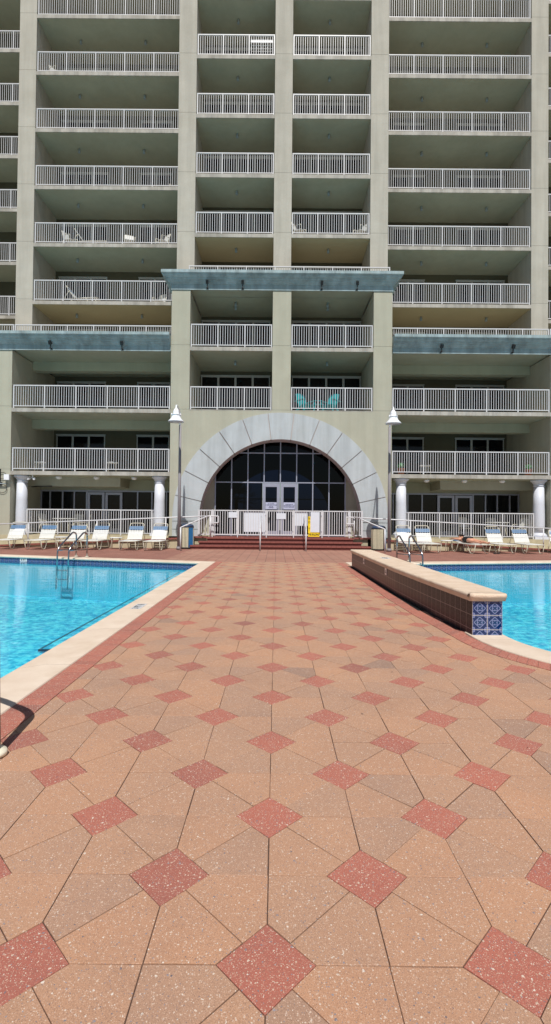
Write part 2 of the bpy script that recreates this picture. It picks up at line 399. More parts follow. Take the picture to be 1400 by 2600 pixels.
def text_obj(txt, size, mat_, parent, mtx, name='lettering', depth=.001, bold=0.0, sx=1.0):
    cu = bpy.data.curves.new('tmp', 'FONT'); cu.body = txt; cu.size = size; cu.align_x = 'CENTER'; cu.align_y = 'CENTER'
    cu.extrude = depth; cu.offset = bold; cu.resolution_u = 2; cu.space_line = .95
    to = bpy.data.objects.new('tmp', cu); scene.collection.objects.link(to)
    bpy.context.view_layer.update()
    me = bpy.data.meshes.new_from_object(to.evaluated_get(bpy.context.evaluated_depsgraph_get()))
    bpy.data.objects.remove(to); me.transform(mtx @ Matrix.Diagonal((sx, 1, 1, 1))); me.materials.clear(); me.materials.append(mat_); me.name = name
    o = bpy.data.objects.new(name, me); scene.collection.objects.link(o); o.parent = parent
    return o
def facing(x, y, z):   # text standing in xz plane, read from -y
    return Matrix.Translation((x, y, z)) @ Matrix.Rotation(R(90), 4, 'X')

# ================================================================== SITE
XC = 0.19
# pool outlines (water edge)
Lp = [(-2.10, -4), (-2.10, 14.06), (-2.10 - 14, 14.06 + .275 * 14), (-16.1, -4)]
arcR = [(3.9 + 1.4 * math.cos(a), 5.4 + 1.4 * math.sin(a)) for a in [math.pi + math.pi / 2 * i / 14 for i in range(15)]]
Rp = [(2.50, 14.16)] + [(2.50, 5.41)] + arcR[1:] + [(16, 4.0), (16, 14.16 + .2 * 13.5)]
def struct_ground():
    b = MB(); b.sheet([[(-400, -300), (400, -300), (400, 600), (-400, 600)], Lp[::-1], Rp[::-1]], -.05)
    struct('ground', b, GROUND)
struct_ground()
# basins
for nm, P, dep in (('pool_basin', Lp, 1.25), ('pool_basin', Rp, 1.25)):
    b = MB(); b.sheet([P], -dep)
    for i in range(len(P)):
        (x0, y0), (x1, y1) = P[i], P[(i + 1) % len(P)]; L = math.hypot(x1 - x0, y1 - y0)
        b.quad((x0, y0, -dep), (x1, y1, -dep), (x1, y1, -.235), (x0, y0, -.235), 3)
        k = L / .1525
        b.quad((x0, y0, -.235), (x1, y1, -.235), (x1, y1, -.052), (x0, y0, -.052), 1, [(0, -.2), (k, -.2), (k, 1.0), (0, 1.0)])
    if P is Lp:
        b.box(-2.78, -2.1, 5.85, 14.3, -dep, -.30, 0); b.box(-2.79, -2.765, 5.835, 14.3, -.32, -.296, 2)
        b.box(-2.765, -2.1, 5.835, 5.87, -.32, -.296, 2)
    else:
        b.box(2.5, 3.1, 5.6, 14.3, -dep, -.30, 0); b.box(3.09, 3.115, 5.6, 14.3, -.32, -.296, 2)
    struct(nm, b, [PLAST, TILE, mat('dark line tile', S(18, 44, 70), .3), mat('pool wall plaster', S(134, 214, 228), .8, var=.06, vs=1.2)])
    b = MB(); b.sheet([P], -.165); struct('pool_water', b, WATER)

# copings with rounded nose
def nose(wd): return [(-.03, -.05), (-.045, -.035), (-.05, -.015), (-.042, 0.004), (-.02, .012), (wd - .005, .012), (wd, .004), (wd, -.05)]
b = MB(); b.sweep([(-2.10, -4), (-2.10, 14.06), (-16.1, 14.06 + .275 * 14)], nose(.36)); struct('pool_coping', b, COPING)
b = MB()
b.sweep([(14, 4.0)] + arcR[::-1] + [(2.50, 5.41), (2.5, 5.6)], [(-o, z) for o, z in nose(.355)][::-1])
b.sweep([(2.5, 13.1), (2.5, 14.16), (16, 14.16 + .2 * 13.5)], [(-o, z) for o, z in nose(.5)][::-1]) if 0 else None
P2 = [(16, 14.16 + .2 * 13.5), (2.5, 14.16), (2.5, 13.15)]
b.sweep(P2, [(o, z) for o, z in nose(.44)])
struct('pool_coping', b, COPING)

# deck paving sheets
def deck():
    b = MB(); b.sheet([[(-3.4, 15.1), (-1.74, 14.3), (1.95, 14.3), (3.9, 15.1), (3.9, 21.6), (-3.4, 21.6)]], -.003); struct('deck_paving', b, DECKC)
    b = MB(); yl = lambda x: 14.06 + .275 * (-2.1 - x) + .1; yr = lambda x: 14.16 + .2 * (x - 2.5) + .1
    b.sheet([[(-30, yl(-30)), (-1.9, 14.2), (2.3, 14.2), (30, yr(30)), (30, 24), (-30, 24)]], -.009); struct('deck_paving', b, DECKS)
deck()

# ---- hexagonal tan pavers around red squares, each its own faces
D, A0, X0, Y0 = .7039, .1427, -.0161, 1.4222
def inside(p, P):
    x, y = p; c = False
    for i in range(len(P)):
        x0, y0 = P[i]; x1, y1 = P[i - 1]
        if (y0 > y) != (y1 > y) and x < (x1 - x0) * (y - y0) / (y1 - y0) + x0: c = not c
    return c
def paver(b, pts, kind, gap=.0022, z=0.0, ch=.0022):
    c = Vector((sum(p[0] for p in pts) / len(pts), sum(p[1] for p in pts) / len(pts)))
    n = len(pts); P = [Vector(p) for p in pts]
    def inset(d):
        out = []
        for i in range(n):
            a, q, e = P[i - 1], P[i], P[(i + 1) % n]; d0 = (q - a).normalized(); d1 = (e - q).normalized()
            n0 = Vector((-d0.y, d0.x)); n1 = Vector((-d1.y, d1.x)); mm = (n0 + n1).normalized()
            out.append(q + mm * d / max(.4, mm.dot(n0)))
        return out
    tint = random.betavariate(2.2, 1.6); at = (tint if random.random() > .015 else 0.0, kind); zz = z + random.uniform(-.0012, .0012)
    ang = (random.uniform(-.004, .004), random.uniform(-.004, .004))
    zf = lambda q, dz: zz + dz + (q.x - c.x) * ang[0] + (q.y - c.y) * ang[1]
    o = inset(gap); i_ = inset(gap + ch); k = len(b.v)
    b.v += [(q.x, q.y, zf(q, 0)) for q in i_] + [(q.x, q.y, zf(q, -ch)) for q in o] + [(q.x, q.y, -.012) for q in o]
    b.face([k + j for j in range(n)], 0, False, None, at)
    for j in range(n):
        j2 = (j + 1) % n
        b.face((k + n + j, k + n + j2, k + j2, k + j), 0, False, None, at); b.face((k + 2 * n + j, k + 2 * n + j2, k + n + j2, k + n + j), 0, False, None, at)
b = MB(); q = D / 2; rot = .9 * A0
CLIPX = 13.85 
pm = MB()
def ok(pts):
    if any(inside(p, Lp) or inside(p, Rp) for p in pts): return False
    cx = sum(p[0] for p in pts) / len(pts); cy = sum(p[1] for p in pts) / len(pts)
    if cx < -1.74: return False
    if cx > 2.1 and cy > 5.3: return False
    return True
for i in range(-6, 20):
    for j in range(-10, 38):
        x = X0 + i * q; y = Y0 + j * q
        if y < -1.6 or y > 14.2: continue
        if (i + j) % 2 == 0:
            pts = [(x, y - A0), (x + A0, y), (x, y + A0), (x - A0, y)]
            if ok(pts): paver(pm, pts, 1, gap=random.choice((.0010, .0014, .0018)), ch=.0016)
            c0, c1 = (x, y), (x + q, y + q)
            pts1 = [(x + A0, y), (x + q, y), (x + q, y + q - A0), (x + q - A0 / 2, y + q - A0 / 2), (x + A0 / 2, y + A0 / 2)]
            pts2 = [(x + A0 / 2, y + A0 / 2), (x + q - A0 / 2, y + q - A0 / 2), (x + q - A0, y + q), (x, y + q), (x, y + A0)]
        else:
            pts1 = [(x, y), (x + q - A0, y), (x + q - A0 / 2, y + A0 / 2), (x + A0 / 2, y + q - A0 / 2), (x, y + q - A0)]
            pts2 = [(x + q - A0 / 2, y + A0 / 2), (x + q, y + A0), (x + q, y + q), (x + A0, y + q), (x + A0 / 2, y + q - A0 / 2)]
        for pts in (pts1, pts2):
            if ok(pts): paver(pm, pts, 0, gap=random.choice((.0010, .0014, .0019, .0024)), ch=.0012)
struct('walkway', pm, PAVER)
b = MB(); b.sheet([[(-1.9, -3), (6.5, -3), (6.5, 3.9), (3.9, 3.9), (2.9, 4.2), (2.35, 4.8), (2.2, 5.4), (2.2, 14.3), (-1.9, 14.3)]], -.0045); struct('walkway_bedding', b, BED)
# ---- red soldier course borders
def border(inner, outer, step=.102):
    """inner/outer polylines with equal counts"""
    b = MB(); bed = MB()
    def lerp(P, s):
        tot = 0; 
        for a, c in zip(P[:-1], P[1:]):
            L = math.hypot(c[0] - a[0], c[1] - a[1])
            if tot + L >= s or (c is P[-1]): t = min(1, (s - tot) / L); return (a[0] + (c[0] - a[0]) * t, a[1] + (c[1] - a[1]) * t)
            tot += L
    LI = sum(math.dist(a, c) for a, c in zip(inner[:-1], inner[1:])); LO = sum(math.dist(a, c) for a, c in zip(outer[:-1], outer[1:]))
    n = int(max(LI, LO) / step)
    for k in range(n):
        a0 = lerp(inner, LI * k / n); a1 = lerp(inner, LI * (k + 1) / n); c0 = lerp(outer, LO * k / n); c1 = lerp(outer, LO * (k + 1) / n)
        pts = [a0, c0, c1, a1]
        ar = sum(pts[t][0] * pts[(t + 1) % 4][1] - pts[(t + 1) % 4][0] * pts[t][1] for t in range(4))
        if ar < 0: pts = pts[::-1]
        paver(b, pts, 1, gap=.0012, z=.0055, ch=.0015)
        bed.quad(*[(p[0], p[1], .0028) for p in pts])
    struct('walkway_border', b, PAVER); struct('walkway_border_bedding', bed, BED)
border([(-1.74, -2), (-1.74, 14.40)], [(-1.545, -2), (-1.545, 14.40)])
arco = lambda r: [(3.9 + r * math.cos(a), 5.4 + r * math.sin(a)) for a in [math.pi + math.pi / 2 * i / 14 for i in range(15)]]
border([(1.99, 14.35), (1.99, 8.0), (2.04, 6.6), (2.135, 5.4)] + arco(1.765)[1:] + [(6.5, 3.635)], [(1.80, 14.35), (1.80, 8.0), (1.85, 6.6), (1.94, 5.4)] + arco(1.96)[1:] + [(6.5, 3.44)])

# ---- tiled divider wall with bullnose cap
wall = thing('pool_wall', 'low blue-tiled wall with rounded beige cap along the right pool', 'wall', (2.3, 5.44, 0))
SH = (-2.3, -5.44, 0)
pl = [(2.17, 5.44), (2.10, 6.85), (2.05, 8.4), (2.04, 13.2)]; prr = [(2.50, 5.44), (2.50, 6.85), (2.50, 8.4), (2.50, 13.2)]
b = MB(SH); run = 0; H = .385; vt = lambda z: (z - H) / .1525 + 3.0
for i in range(3):
    (x0, y0), (x1, y1) = pl[i], pl[i + 1]; L = math.dist(pl[i], pl[i + 1]) / .1525
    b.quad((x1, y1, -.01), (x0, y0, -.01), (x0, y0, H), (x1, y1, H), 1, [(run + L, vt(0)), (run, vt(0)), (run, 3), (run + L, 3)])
    (x0, y0), (x1, y1) = prr[i], prr[i + 1]
    b.quad((x0, y0, -.2), (x1, y1, -.2), (x1, y1, H), (x0, y0, H), 0, [(run, vt(-.2)), (run + L, vt(-.2)), (run + L, 3), (run, 3)])
    b.quad((pl[i][0], pl[i][1], H), (prr[i][0], prr[i][1], H), (prr[i + 1][0], prr[i + 1][1], H), (pl[i + 1][0], pl[i + 1][1], H), 0)
    run += L
b.quad((2.17, 5.44, -.01), (2.50, 5.44, -.01), (2.50, 5.44, H), (2.17, 5.44, H), 0, [(0, vt(0)), (2, vt(0)), (2, 3), (0, 3)])
b.quad((2.50, 13.2, -.01), (2.04, 13.2, -.01), (2.04, 13.2, H), (2.50, 13.2, H), 0, [(0, vt(0)), (2, vt(0)), (2, 3), (0, 3)])
b.build('tile_facing', [TILE, TILE_SHADE], wall)
def cap_mat():
    m, t, bb = nodes('cap concrete'); co = N(t, 'ShaderNodeTexCoord').outputs['Object']
    c = ramp(t, noise(t, co, 4, 6, .6), [(.3, S(208, 184, 160)), (.7, S(224, 204, 184))])
    c = mix(t, 1, c, ramp(t, noise(t, co, 60, 5, .8), [(.32, g(.8)), (.45, g(1))]), 'MULTIPLY')
    t.links.new(c, bb.inputs['Base Color']); bb.inputs['Roughness'].default_value = .8
    nb = bump(t, bb, noise(t, co, 28, 6, .75), .8, .012); return m
b = MB(SH)
sec = [(-.03, H + .001), (-.035, H + .02), (-.05, H + .045), (-.055, H + .06), (-.05, H + .078), (-.03, H + .088)]
ys = [5.40] + [5.46 + i * .08 for i in range(97)] + [13.22]; rows = []
def xl(y):
    for (a, b_) in zip(pl[:-1], pl[1:]):
        if y <= b_[1]: return a[0] + (b_[0] - a[0]) * max(0, (y - a[1])) / (b_[1] - a[1])
    return pl[-1][0]
rr_ = random.Random(3)
import itertools
def ring(y, k):   # k: 0..1 shrink for rounded ends
    L_ = xl(y); ww = []
    for o, z in sec: ww.append((L_ + o * k + (1 - k) * .0, y, z + rr_.uniform(-.0015, .0015)))
    for o, z in sec[::-1]: ww.append((2.50 - o * k, y, z + rr_.uniform(-.0015, .0015)))
    return ww
endf = [(5.435, H + .001), (5.41, H + .02), (5.39, H + .045), (5.385, H + .06), (5.39, H + .078), (5.41, H + .088)]
rows = [ring(y, 1) for y in [5.44] + ys[2:-1]]
base = len(b.v); m_ = len(rows[0])
for r_ in rows: b.v += r_
for i in range(len(rows) - 1):
    for k in range(m_ - 1): a = base + i * m_ + k; b.face((a, a + 1, a + m_ + 1, a + m_), 0, True)
b.face([base + (len(rows) - 1) * m_ + k for k in range(m_)], 0)
# rough nosed end: sweep of the section across the width
xs_ = [2.17 - .035 + .04 * i for i in range(11)]; base = len(b.v)
for xi, x in enumerate(xs_):
    for (y, z) in endf:
        e = .022 if xi in (0, len(xs_) - 1) else 0
        b.v.append((min(x, 2.545) + rr_.uniform(-.001, .001), y + e * (y < 5.43) + rr_.uniform(-.003, .003), z + rr_.uniform(-.003, .003) * (z > H + .01)))
    b.v.append((min(x, 2.545), 5.47, H + .0885)); b.v.append((min(x, 2.545), 5.47, H + .0012))
ne = len(endf) + 2
for i in range(len(xs_) - 1):
    for k in range(ne - 1): a = base + i * ne + k; b.face((a, a + ne, a + ne + 1, a + 1), 0, True)
for e in (0, len(xs_) - 1): b.face([base + e * ne + k for k in range(ne)], 0)
b.build('cap', cap_mat(), wall)
b = MB(SH)
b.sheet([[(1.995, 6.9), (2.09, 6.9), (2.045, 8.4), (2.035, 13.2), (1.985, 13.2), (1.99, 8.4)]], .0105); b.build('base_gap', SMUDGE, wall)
for (yy, ln) in ((9.15, 'NO\nDIVING'), (11.4, 'NO\nDIVING')):
    x = xl(yy) - .004; b = MB(SH); b.box(x - .004, x + .002, yy - .07, yy + .07, .25, .375)
    o = b.build('marker_tile', MARKW, wall)
    text_obj(ln, .034, BLACK, o, Matrix.Translation((x - .0045 - 2.3, yy - 5.44, .312)) @ Matrix.Rotation(R(-90), 4, 'Z') @ Matrix.Rotation(R(90), 4, 'X'), depth=.0005, bold=.0)
b = MB(SH); b.box(2.2, 2.38, 10.1, 10.45, H + .088, H + .0905); o = b.build('depth_marker', WHITE, wall)
text_obj('4 FT', .13, BLACK, o, Matrix.Translation((2.29 - 2.3, 10.28 - 5.44, H + .0915)) @ Matrix.Rotation(R(90), 4, 'Z'), depth=.0005, bold=.003)

# depth markers of the left pool
dm = MB(); dm.box(-.07, .07, -.20, .20, 0, .003)
o = dm.build('depth_marker', WHITE, None, (-1.93, 7.0, .0125)); tag(o, 'white depth marker set flat in the beige coping beside the left pool', 'depth marker')
text_obj('3 FT \u00bd', .125, BLACK, o, Matrix.Translation((0, 0, .0035)) @ Matrix.Rotation(R(90), 4, 'Z'), depth=.0005, bold=.003)
def far_left(x): return 14.06 + .275 * (-2.1 - x)
dm = MB(); dm.box(-.13, .13, -.004, .004, -.05, .055)
x_ = -8.0; o = dm.build('depth_marker', WHITE, None, (x_, far_left(x_) - .008, -.11)); o.rotation_euler = (0, 0, math.atan(-.275))
tag(o, 'white 4 FT tile in the waterline band of the left pool', 'depth marker')
text_obj('4 FT', .1, BLACK, o, facing(0, -.005, 0), depth=.0005, bold=.003)

exec_later = []
# ================================================================== BUILDING
ST = 2.77; F0 = 3.27
FL = lambda k: F0 + ST * k
YL, YC, YS, YO = 21.6, 22.48, 23.4, 25.16
YBC, YBS = 24.7, 25.8
bld = thing('apartment_building', 'tall olive-grey apartment tower with white balcony rails and a great arched entrance', 'building', (XC, YL, 0))
BS = (0, -YL, 0)
def B(): return MB(BS)
TOPZ = 30.0
def pillar(x0, x1, y0, y1, z0, z1, m, name='pillar'):
    b = B(); c = .012; b.box(x0 + c, x1 - c, y0 + c, y1, z0, z1, 1)
    zs = [z0] + [FL(k) + .08 for k in range(0, 10) if z0 + .3 < FL(k) + .08 < z1 - .3] + [z1]
    for a, e in zip(zs[:-1], zs[1:]): b.box(x0, x1, y0, y1 - .02, a + .006, e - .006, 0)
    return b.build(name, [m, CAST], bld)
for sx in (-1, 1):
    a, e = sorted((sx * 4.03, sx * 4.84)); pillar(a, e, YC, YBC, 11.6, TOPZ, STUCCO2)
    b = B(); b.box(a + .01, e - .002, YBC - .02, YBS + .1, 8.9, TOPZ); b.build('wall', STUCCO2, bld)
    a, e = sorted((sx * 11.9, sx * 12.71)); pillar(a, e, YS, YBS, 8.8, TOPZ, STUCCO2)
    a, e = sorted((sx * 4.04, sx * 4.86)); pillar(a, e, YL, YBC, 6.05, 11.32, STUCCO)
    a, e = sorted((sx * 11.85, sx * 13.2)); pillar(a, e, YL, YBS, 0, 8.6, STUCCO)
    # pier faces between low block and back
    a, e = sorted((sx * 13.2, sx * 15)); b = B(); b.box(a, e, YL + .003, YL + .3, 0, 8.6); b.build('wall', STUCCO, bld)
    a, e = sorted((sx * 16.6, sx * 17.4)); pillar(a, e, YO, YBS + 1.2, 8.8, TOPZ, STUCCO2)
pillar(-.405, .405, YC, YBC, 11.6, TOPZ, STUCCO2)
pillar(-.405, .405, YL, YBC, 6.05, 11.32, STUCCO)
# side walls of the low block behind its pillars (from low front to the back wall)
for sx in (-1, 1):
    a, e = sorted((sx * 4.4, sx * 4.855)); b = B(); b.box(a, e, 21.98, YBS + .1, .02, 11.3); b.build('wall', STUCCO, bld)

# railing builder (one mesh each)
def railing(b, x0, x1, y, z, h=1.03, panels=5, bw=.020, pitch=.107, gap=.085):
    t = .048
    b.box(x0, x1, y - .03, y + .03, z + h - .045, z + h)
    b.box(x0, x1, y - .016, y + .016, z + gap, z + gap + .035)
    for i in range(panels + 1):
        x = x0 + (x1 - x0) * i / panels; x = min(max(x, x0 + t / 2), x1 - t / 2)
        b.box(x - t / 2, x + t / 2, y - .026, y + .026, z, z + h - .045)
        if i < panels:
            xn = x0 + (x1 - x0) * (i + 1) / panels; n = int(round((xn - x) / pitch))
            for k in range(1, n):
                xx = x + (xn - x) * k / n; b.box(xx - bw / 2, xx + bw / 2, y - bw * .4, y + bw * .4, z + gap + .035, z + h - .045)
LIGHT = []
def balcony(x0, x1, yf, yb, k, panels, lights, ly, rails=True, rx=None, name='balcony', lm=None, th=.165, cm=None):
    z = FL(k); b = B()
    b.box(x0, x1, yf + .03, yb, z - th + .004, z, 0)                # structural slab: ceiling below
    b.box(x0, x1, yf - .006, yf + .03, z - th, z + .004, 1)        # painted edge
    b.box(x0 + .01, x1 - .01, yf + .032, yb - .01, z, z + .006, 2)
    o = b.build(name, [cm or CEIL, SLAB, FLOOR], bld)
    if rails:
        r_ = B(); a, e = rx or (x0 + .02, x1 - .02); railing(r_, a, e, yf + .09, z + .008, panels=panels); r_.build('railing', WHITE, o)
    for lx in lights:
        c = B(); c.lathe([(.03, z - th - .05), (.035, z - th + .004)], lx, ly, 10); c.lathe([(.058, z - th - .2), (.062, z - th - .19), (.062, z - th - .06), (.05, z - th - .045)], lx, ly, 14)
        c.build('ceiling_light', lm or GREYF, o)
    return o
def sliding_door(x0, x1, z0, z1, y, n, fm=ALUD):
    b = B(); fr = .06
    b.box(x0, x1, y - .07, y, z1, z1 + fr); b.box(x0 - .02, x1 + .02, y - .09, y, z1 + fr + .004, z1 + fr + .05)
    b.box(x0, x1, y - .07, y, z0, z0 + .05)
    for i in range(n + 1):
        x = x0 + (x1 - x0) * i / n; ww = .05
        b.box(max(x0, x - ww), min(x1, x + ww), y - .068 + .008 * (i % 2), y - .002, z0 + .05, z1)
    o = b.build('sliding_door', fm, bld)
    p = B(); p.box(x0 + .02, x1 - .02, y - .035, y - .006, z0 + .05, z1 - .002); p.build('pane', GLASSD, o)
    return o
SIDEDOORS = ((9.16, 11.70, 3), (5.80, 7.50, 2))
for sx in (-1, 1):
    for k in range(2, 10):
        a, e = sorted((sx * 4.845, sx * 11.895)); th = .165
        o = balcony(a, e, YS, YBS, k, 5, (sx * 6.96, sx * 10.21), 24.48, rails=(k > 2 and k < 9), cm=CEILW if k == 3 else None)
        for (p0, p1, n) in SIDEDOORS:
            if k < 9: d0, d1 = sorted((sx * p0, sx * p1)); sliding_door(d0, d1, FL(k) + .02, FL(k) + 2.2, YBS, n)
    # outermost bay, set back
    for k in range(2, 10):
        a, e = sorted((sx * 12.715, sx * 16.6)); balcony(a, e, YO, YBS + 1.2, k, 3, (sx * 13.45,) , 26.2)
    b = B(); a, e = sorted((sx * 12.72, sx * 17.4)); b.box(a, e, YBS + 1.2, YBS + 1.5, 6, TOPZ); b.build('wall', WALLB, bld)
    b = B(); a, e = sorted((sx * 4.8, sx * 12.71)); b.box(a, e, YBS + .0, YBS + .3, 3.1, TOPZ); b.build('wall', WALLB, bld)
    # low side bays: two floors under the teal cornice
    for k in (0, 1):
        a, e = sorted((sx * 4.865, sx * 11.845)); xr = sorted((sx * 4.9, sx * 11.82))
        o = balcony(a, e, YL, YBS, k, 5, (), 24.48, rx=tuple(xr))
        zc = FL(k + 1) - .165
        c = B(); c.box(a, e, YS + .003, YS + .42, zc - .42, zc + .002); c.build('beam', CEIL, bld)
        for lx in (sx * 6.96, sx * 10.21):
            c = B(); c.lathe([(.058, zc - .2), (.062, zc - .19), (.062, zc - .03), (.05, zc + .004)], lx, 24.5, 14); c.build('ceiling_light', GREYF, o)
        for (p0, p1, n) in SIDEDOORS:
            d0, d1 = sorted((sx * p0, sx * p1)); sliding_door(d0, d1, FL(k) + .02, FL(k) + 2.22, YBS, n)
    # soffit slab and terrace over low side bay
    a, e = sorted((sx * 4.862, sx * 15)); b = B(); b.box(a, e, YL + .02, YS, FL(2) - .165, FL(2), 0); b.box(a, e, YL + .03, YL + .2, FL(2), 9.29, 0)
    o = b.build('terrace', [CEIL], bld)
    r_ = B(); a, e = sorted((sx * 4.9, sx * 11.96)); railing(r_, a, e, 22.0, FL(2) + .0, h=1.07, panels=6)
    a, e = sorted((sx * 12.0, sx * 14.8)); 
    railing(r_, a, e, 22.0, FL(2) + .0, h=1.07, panels=2); r_.build('railing', WHITE, o)
# centre balconies
for k in range(3, 10):
    for sx in (-1, 1):
        a, e = sorted((sx * .41, sx * 4.025)); balcony(a, e, YC, YBC, k, 3, (sx * 2.2,), 23.4, rails=(k > 3), cm=CEILW if k == 4 else None)
        d0, d1 = sorted((sx * .55, sx * 4.0)); sliding_door(d0, d1, FL(k) + .02, FL(k) + 2.3, YBC, 4)
for k in (1, 2):
    for sx in (-1, 1):
        a, e = sorted((sx * .41, sx * 4.035)); balcony(a, e, YL, YBC, k, 3, (), 23.2, th=.165 if k == 2 else .03)
        zc = FL(k + 1) - .165
        c = B(); c.lathe([(.058, zc - .2), (.062, zc - .19), (.062, zc - .06), (.03, zc - .04), (.03, zc + .004)], sx * 2.15, 23.0, 14); c.build('ceiling_light', GREYF, bld)
        d0, d1 = sorted((sx * .55, sx * 4.0)); sliding_door(d0, d1, FL(k) + .02, FL(k) + 2.3, YBC, 4)
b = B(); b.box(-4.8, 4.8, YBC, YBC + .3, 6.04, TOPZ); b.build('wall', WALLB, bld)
# roof slab of the low centre block with terrace rail
b = B(); b.box(-4.85, 4.85, YL + .03, YC + .02, FL(3) - .165, FL(3)); b.box(-4.85, 4.85, YL + .035, YL + .2, FL(3), 12.0)
o = b.build('terrace', CEIL, bld); r_ = B(); railing(r_, -4.2, 4.85, 22.05, FL(3), h=1.05, panels=7); r_.build('railing', WHITE, o)
# cornices
def corn(z):
    z0 = z; return [(0, z0), (.035, z0), (.035, z0 + .23), (.06, z0 + .235), (.085, z0 + .25), (.095, z0 + .28), (.13, z0 + .30), (.16, z0 + .34), (.17, z0 + .37),
                    (.21, z0 + .385), (.225, z0 + .41), (.23, z0 + .44), (.28, z0 + .46), (.33, z0 + .52), (.34, z0 + .56), (.385, z0 + .575), (.40, z0 + .60), (.40, z0 + .72), (0, z0 + .72)]
b = B(); b.sweep([(-4.86, YS - .01), (-4.86, YL), (4.86, YL), (4.86, YS - .01)], corn(11.32)); b.build('cornice', TEAL, bld)
b = B(); b.sweep([(-15, YL), (-4.88, YL)], corn(8.59)); b.build('cornice', TEAL, bld)
b = B(); b.sweep([(4.88, YL), (15, YL)], corn(8.59)); b.build('cornice', TEAL, bld)
# flood lamps on the cornices
def flood(x, z, y, fl):
    b = B(); b.box(x - .035, x + .035, y - .16, y - .02, z - .16, z - .13); b.box(x - .02, x + .02, y - .17, y - .13, z - .14, z + .02)
    b.obox((x, y - .2, z + .08), (.055, 0, 0), (0, .05, .03), (0, -.04, .07)); b.build('flood_lamp', DARKF, bld)
for x in (-3.28, -1.73, 1.73, 3.28): flood(x, 11.5, YL - .02, 0)
for sx in (-1, 1):
    for x in (6.98, 10.1): flood(sx * x, 8.78, YL - .02, 0)

# ---------- great arch
CZ, RO, RI = 1.2, 4.72, 3.58
b = B(); pts = [(-4.86, .47), (-4.86, 6.045), (4.86, 6.045), (4.86, .47), (RI, .47)]
pts += [(RI * math.cos(a), CZ + RI * math.sin(a)) for a in [math.pi * i / 40 for i in range(41)]] + [(-RI, .47)]
b.prism_xz(pts, YL, YL + .35); b.build('wall', STUCCO, bld)
def ringseg(b, r0, r1, a0, a1, y0, y1, n=5, gp=.019):
    P = []
    for i in range(n + 1): a = a0 + gp / r1 + (a1 - a0 - 2 * gp / r1) * i / n; P.append((r1 * math.cos(a), CZ + r1 * math.sin(a)))
    for i in range(n, -1, -1): a = a0 + gp / r0 + (a1 - a0 - 2 * gp / r0) * i / n; P.append((r0 * math.cos(a), CZ + r0 * math.sin(a)))
    b.prism_xz(P, y0, y1, 0, 1)
b = B()
for k in range(13): a0 = R(-1 + 14 * k); ringseg(b, RI - .03, RO, a0, a0 + R(14), YL - .07, YL + .42)
for sx in (-1, 1):
    a, e = sorted((sx * (RI - .03), sx * RO)); zt = CZ + RI * math.sin(R(-1)) - .02
    b.box(a, e, YL - .07, YL + .42, .475, 1.02 if 0 else zt - .35, 0); b.box(a, e, YL - .07, YL + .42, zt - .33, zt, 0)
b.build('arch_surround', [ARCH, CAST], bld)
b = B(); n = 40; P = [((RO - .01) * math.cos(math.pi * i / n), CZ + (RO - .01) * math.sin(math.pi * i / n)) for i in range(n + 1)]
P += [((RI) * math.cos(math.pi * i / n), CZ + (RI) * math.sin(math.pi * i / n)) for i in range(n, -1, -1)]
b.prism_xz(P, YL - .03, YL - .004); 
for i in range(40):   # barrel soffit behind the stone ring
    a0, a1 = math.pi * i / 40, math.pi * (i + 1) / 40; r = RI - .005
    b.quad((r * math.cos(a0), YL + .42, CZ + r * math.sin(a0)), (r * math.cos(a1), YL + .42, CZ + r * math.sin(a1)), (r * math.cos(a1), 22.5, CZ + r * math.sin(a1)), (r * math.cos(a0), 22.5, CZ + r * math.sin(a0)))
for sx in (-1, 1): b.quad((sx * RI, YL + .42, .47), (sx * RI, 22.5, .47), (sx * RI, 22.5, CZ), (sx * RI, YL + .42, CZ))
b.build('arch_soffit', CAST, bld)
YG = 22.5
# end wall inside the arch: beige flanks beside the glazing
for sx in (-1, 1):
    b = B(); a, e = sorted((sx * 2.96, sx * 3.7)); b.box(a, e, YG, YG + .2, .47, 4.2); b.build('wall', STUCCO, bld)
# glazing: mullions and panes
b = B(); xs = [-2.96 + .74 * i for i in range(9)]
def arcz(x): return CZ + math.sqrt(max(0, (RI + .02) ** 2 - x * x))
for x in xs:
    zt = arcz(min(abs(x), 3)); lo = 2.94 if abs(x) < .8 else .47
    b.box(x - .024, x + .024, YG - .05, YG + .03, lo, min(zt, 4.83))
for z in (2.92, 4.26, .98 if 0 else .5):
    hw = min(2.96, math.sqrt(max(0, (RI) ** 2 - (z - CZ) ** 2))) if z > CZ else 2.96
    if z == .5: b.box(-2.96, -.82, YG - .045, YG + .025, z, z + .06); b.box(.82, 2.96, YG - .045, YG + .025, z, z + .06)
    else: b.box(-hw, hw, YG - .045, YG + .025, z - .024, z + .024)
for sx in (-1, 1):
    a, e = sorted((sx * .82, sx * 2.96)); b.box(a, e, YG - .043, YG + .02, 1.52, 1.60) if 0 else None
o = b.build('glazing_frame', ALU, bld)
p = B(); P = [(-2.96, .48)] + [(-2.96, arcz(2.96))] + [(x, arcz(x)) for x in [-2.8 + .4 * i for i in range(15)]] + [(2.96, arcz(2.96)), (2.96, .48), (.82, .48), (.82, 2.9), (-.82, 2.9), (-.82, .48)]
p.prism_xz(P, YG - .008, YG - .002); p.build('pane', GLASS, o)
SIGN = ['ALL CHILDREN\n12 YEARS OLD & YOUNGER\nMUST BE\nSUPERVISED', 'PLEASE RINSE OFF\nBEFORE ENTERING LOBBY\nDO NOT TRACK SAND']
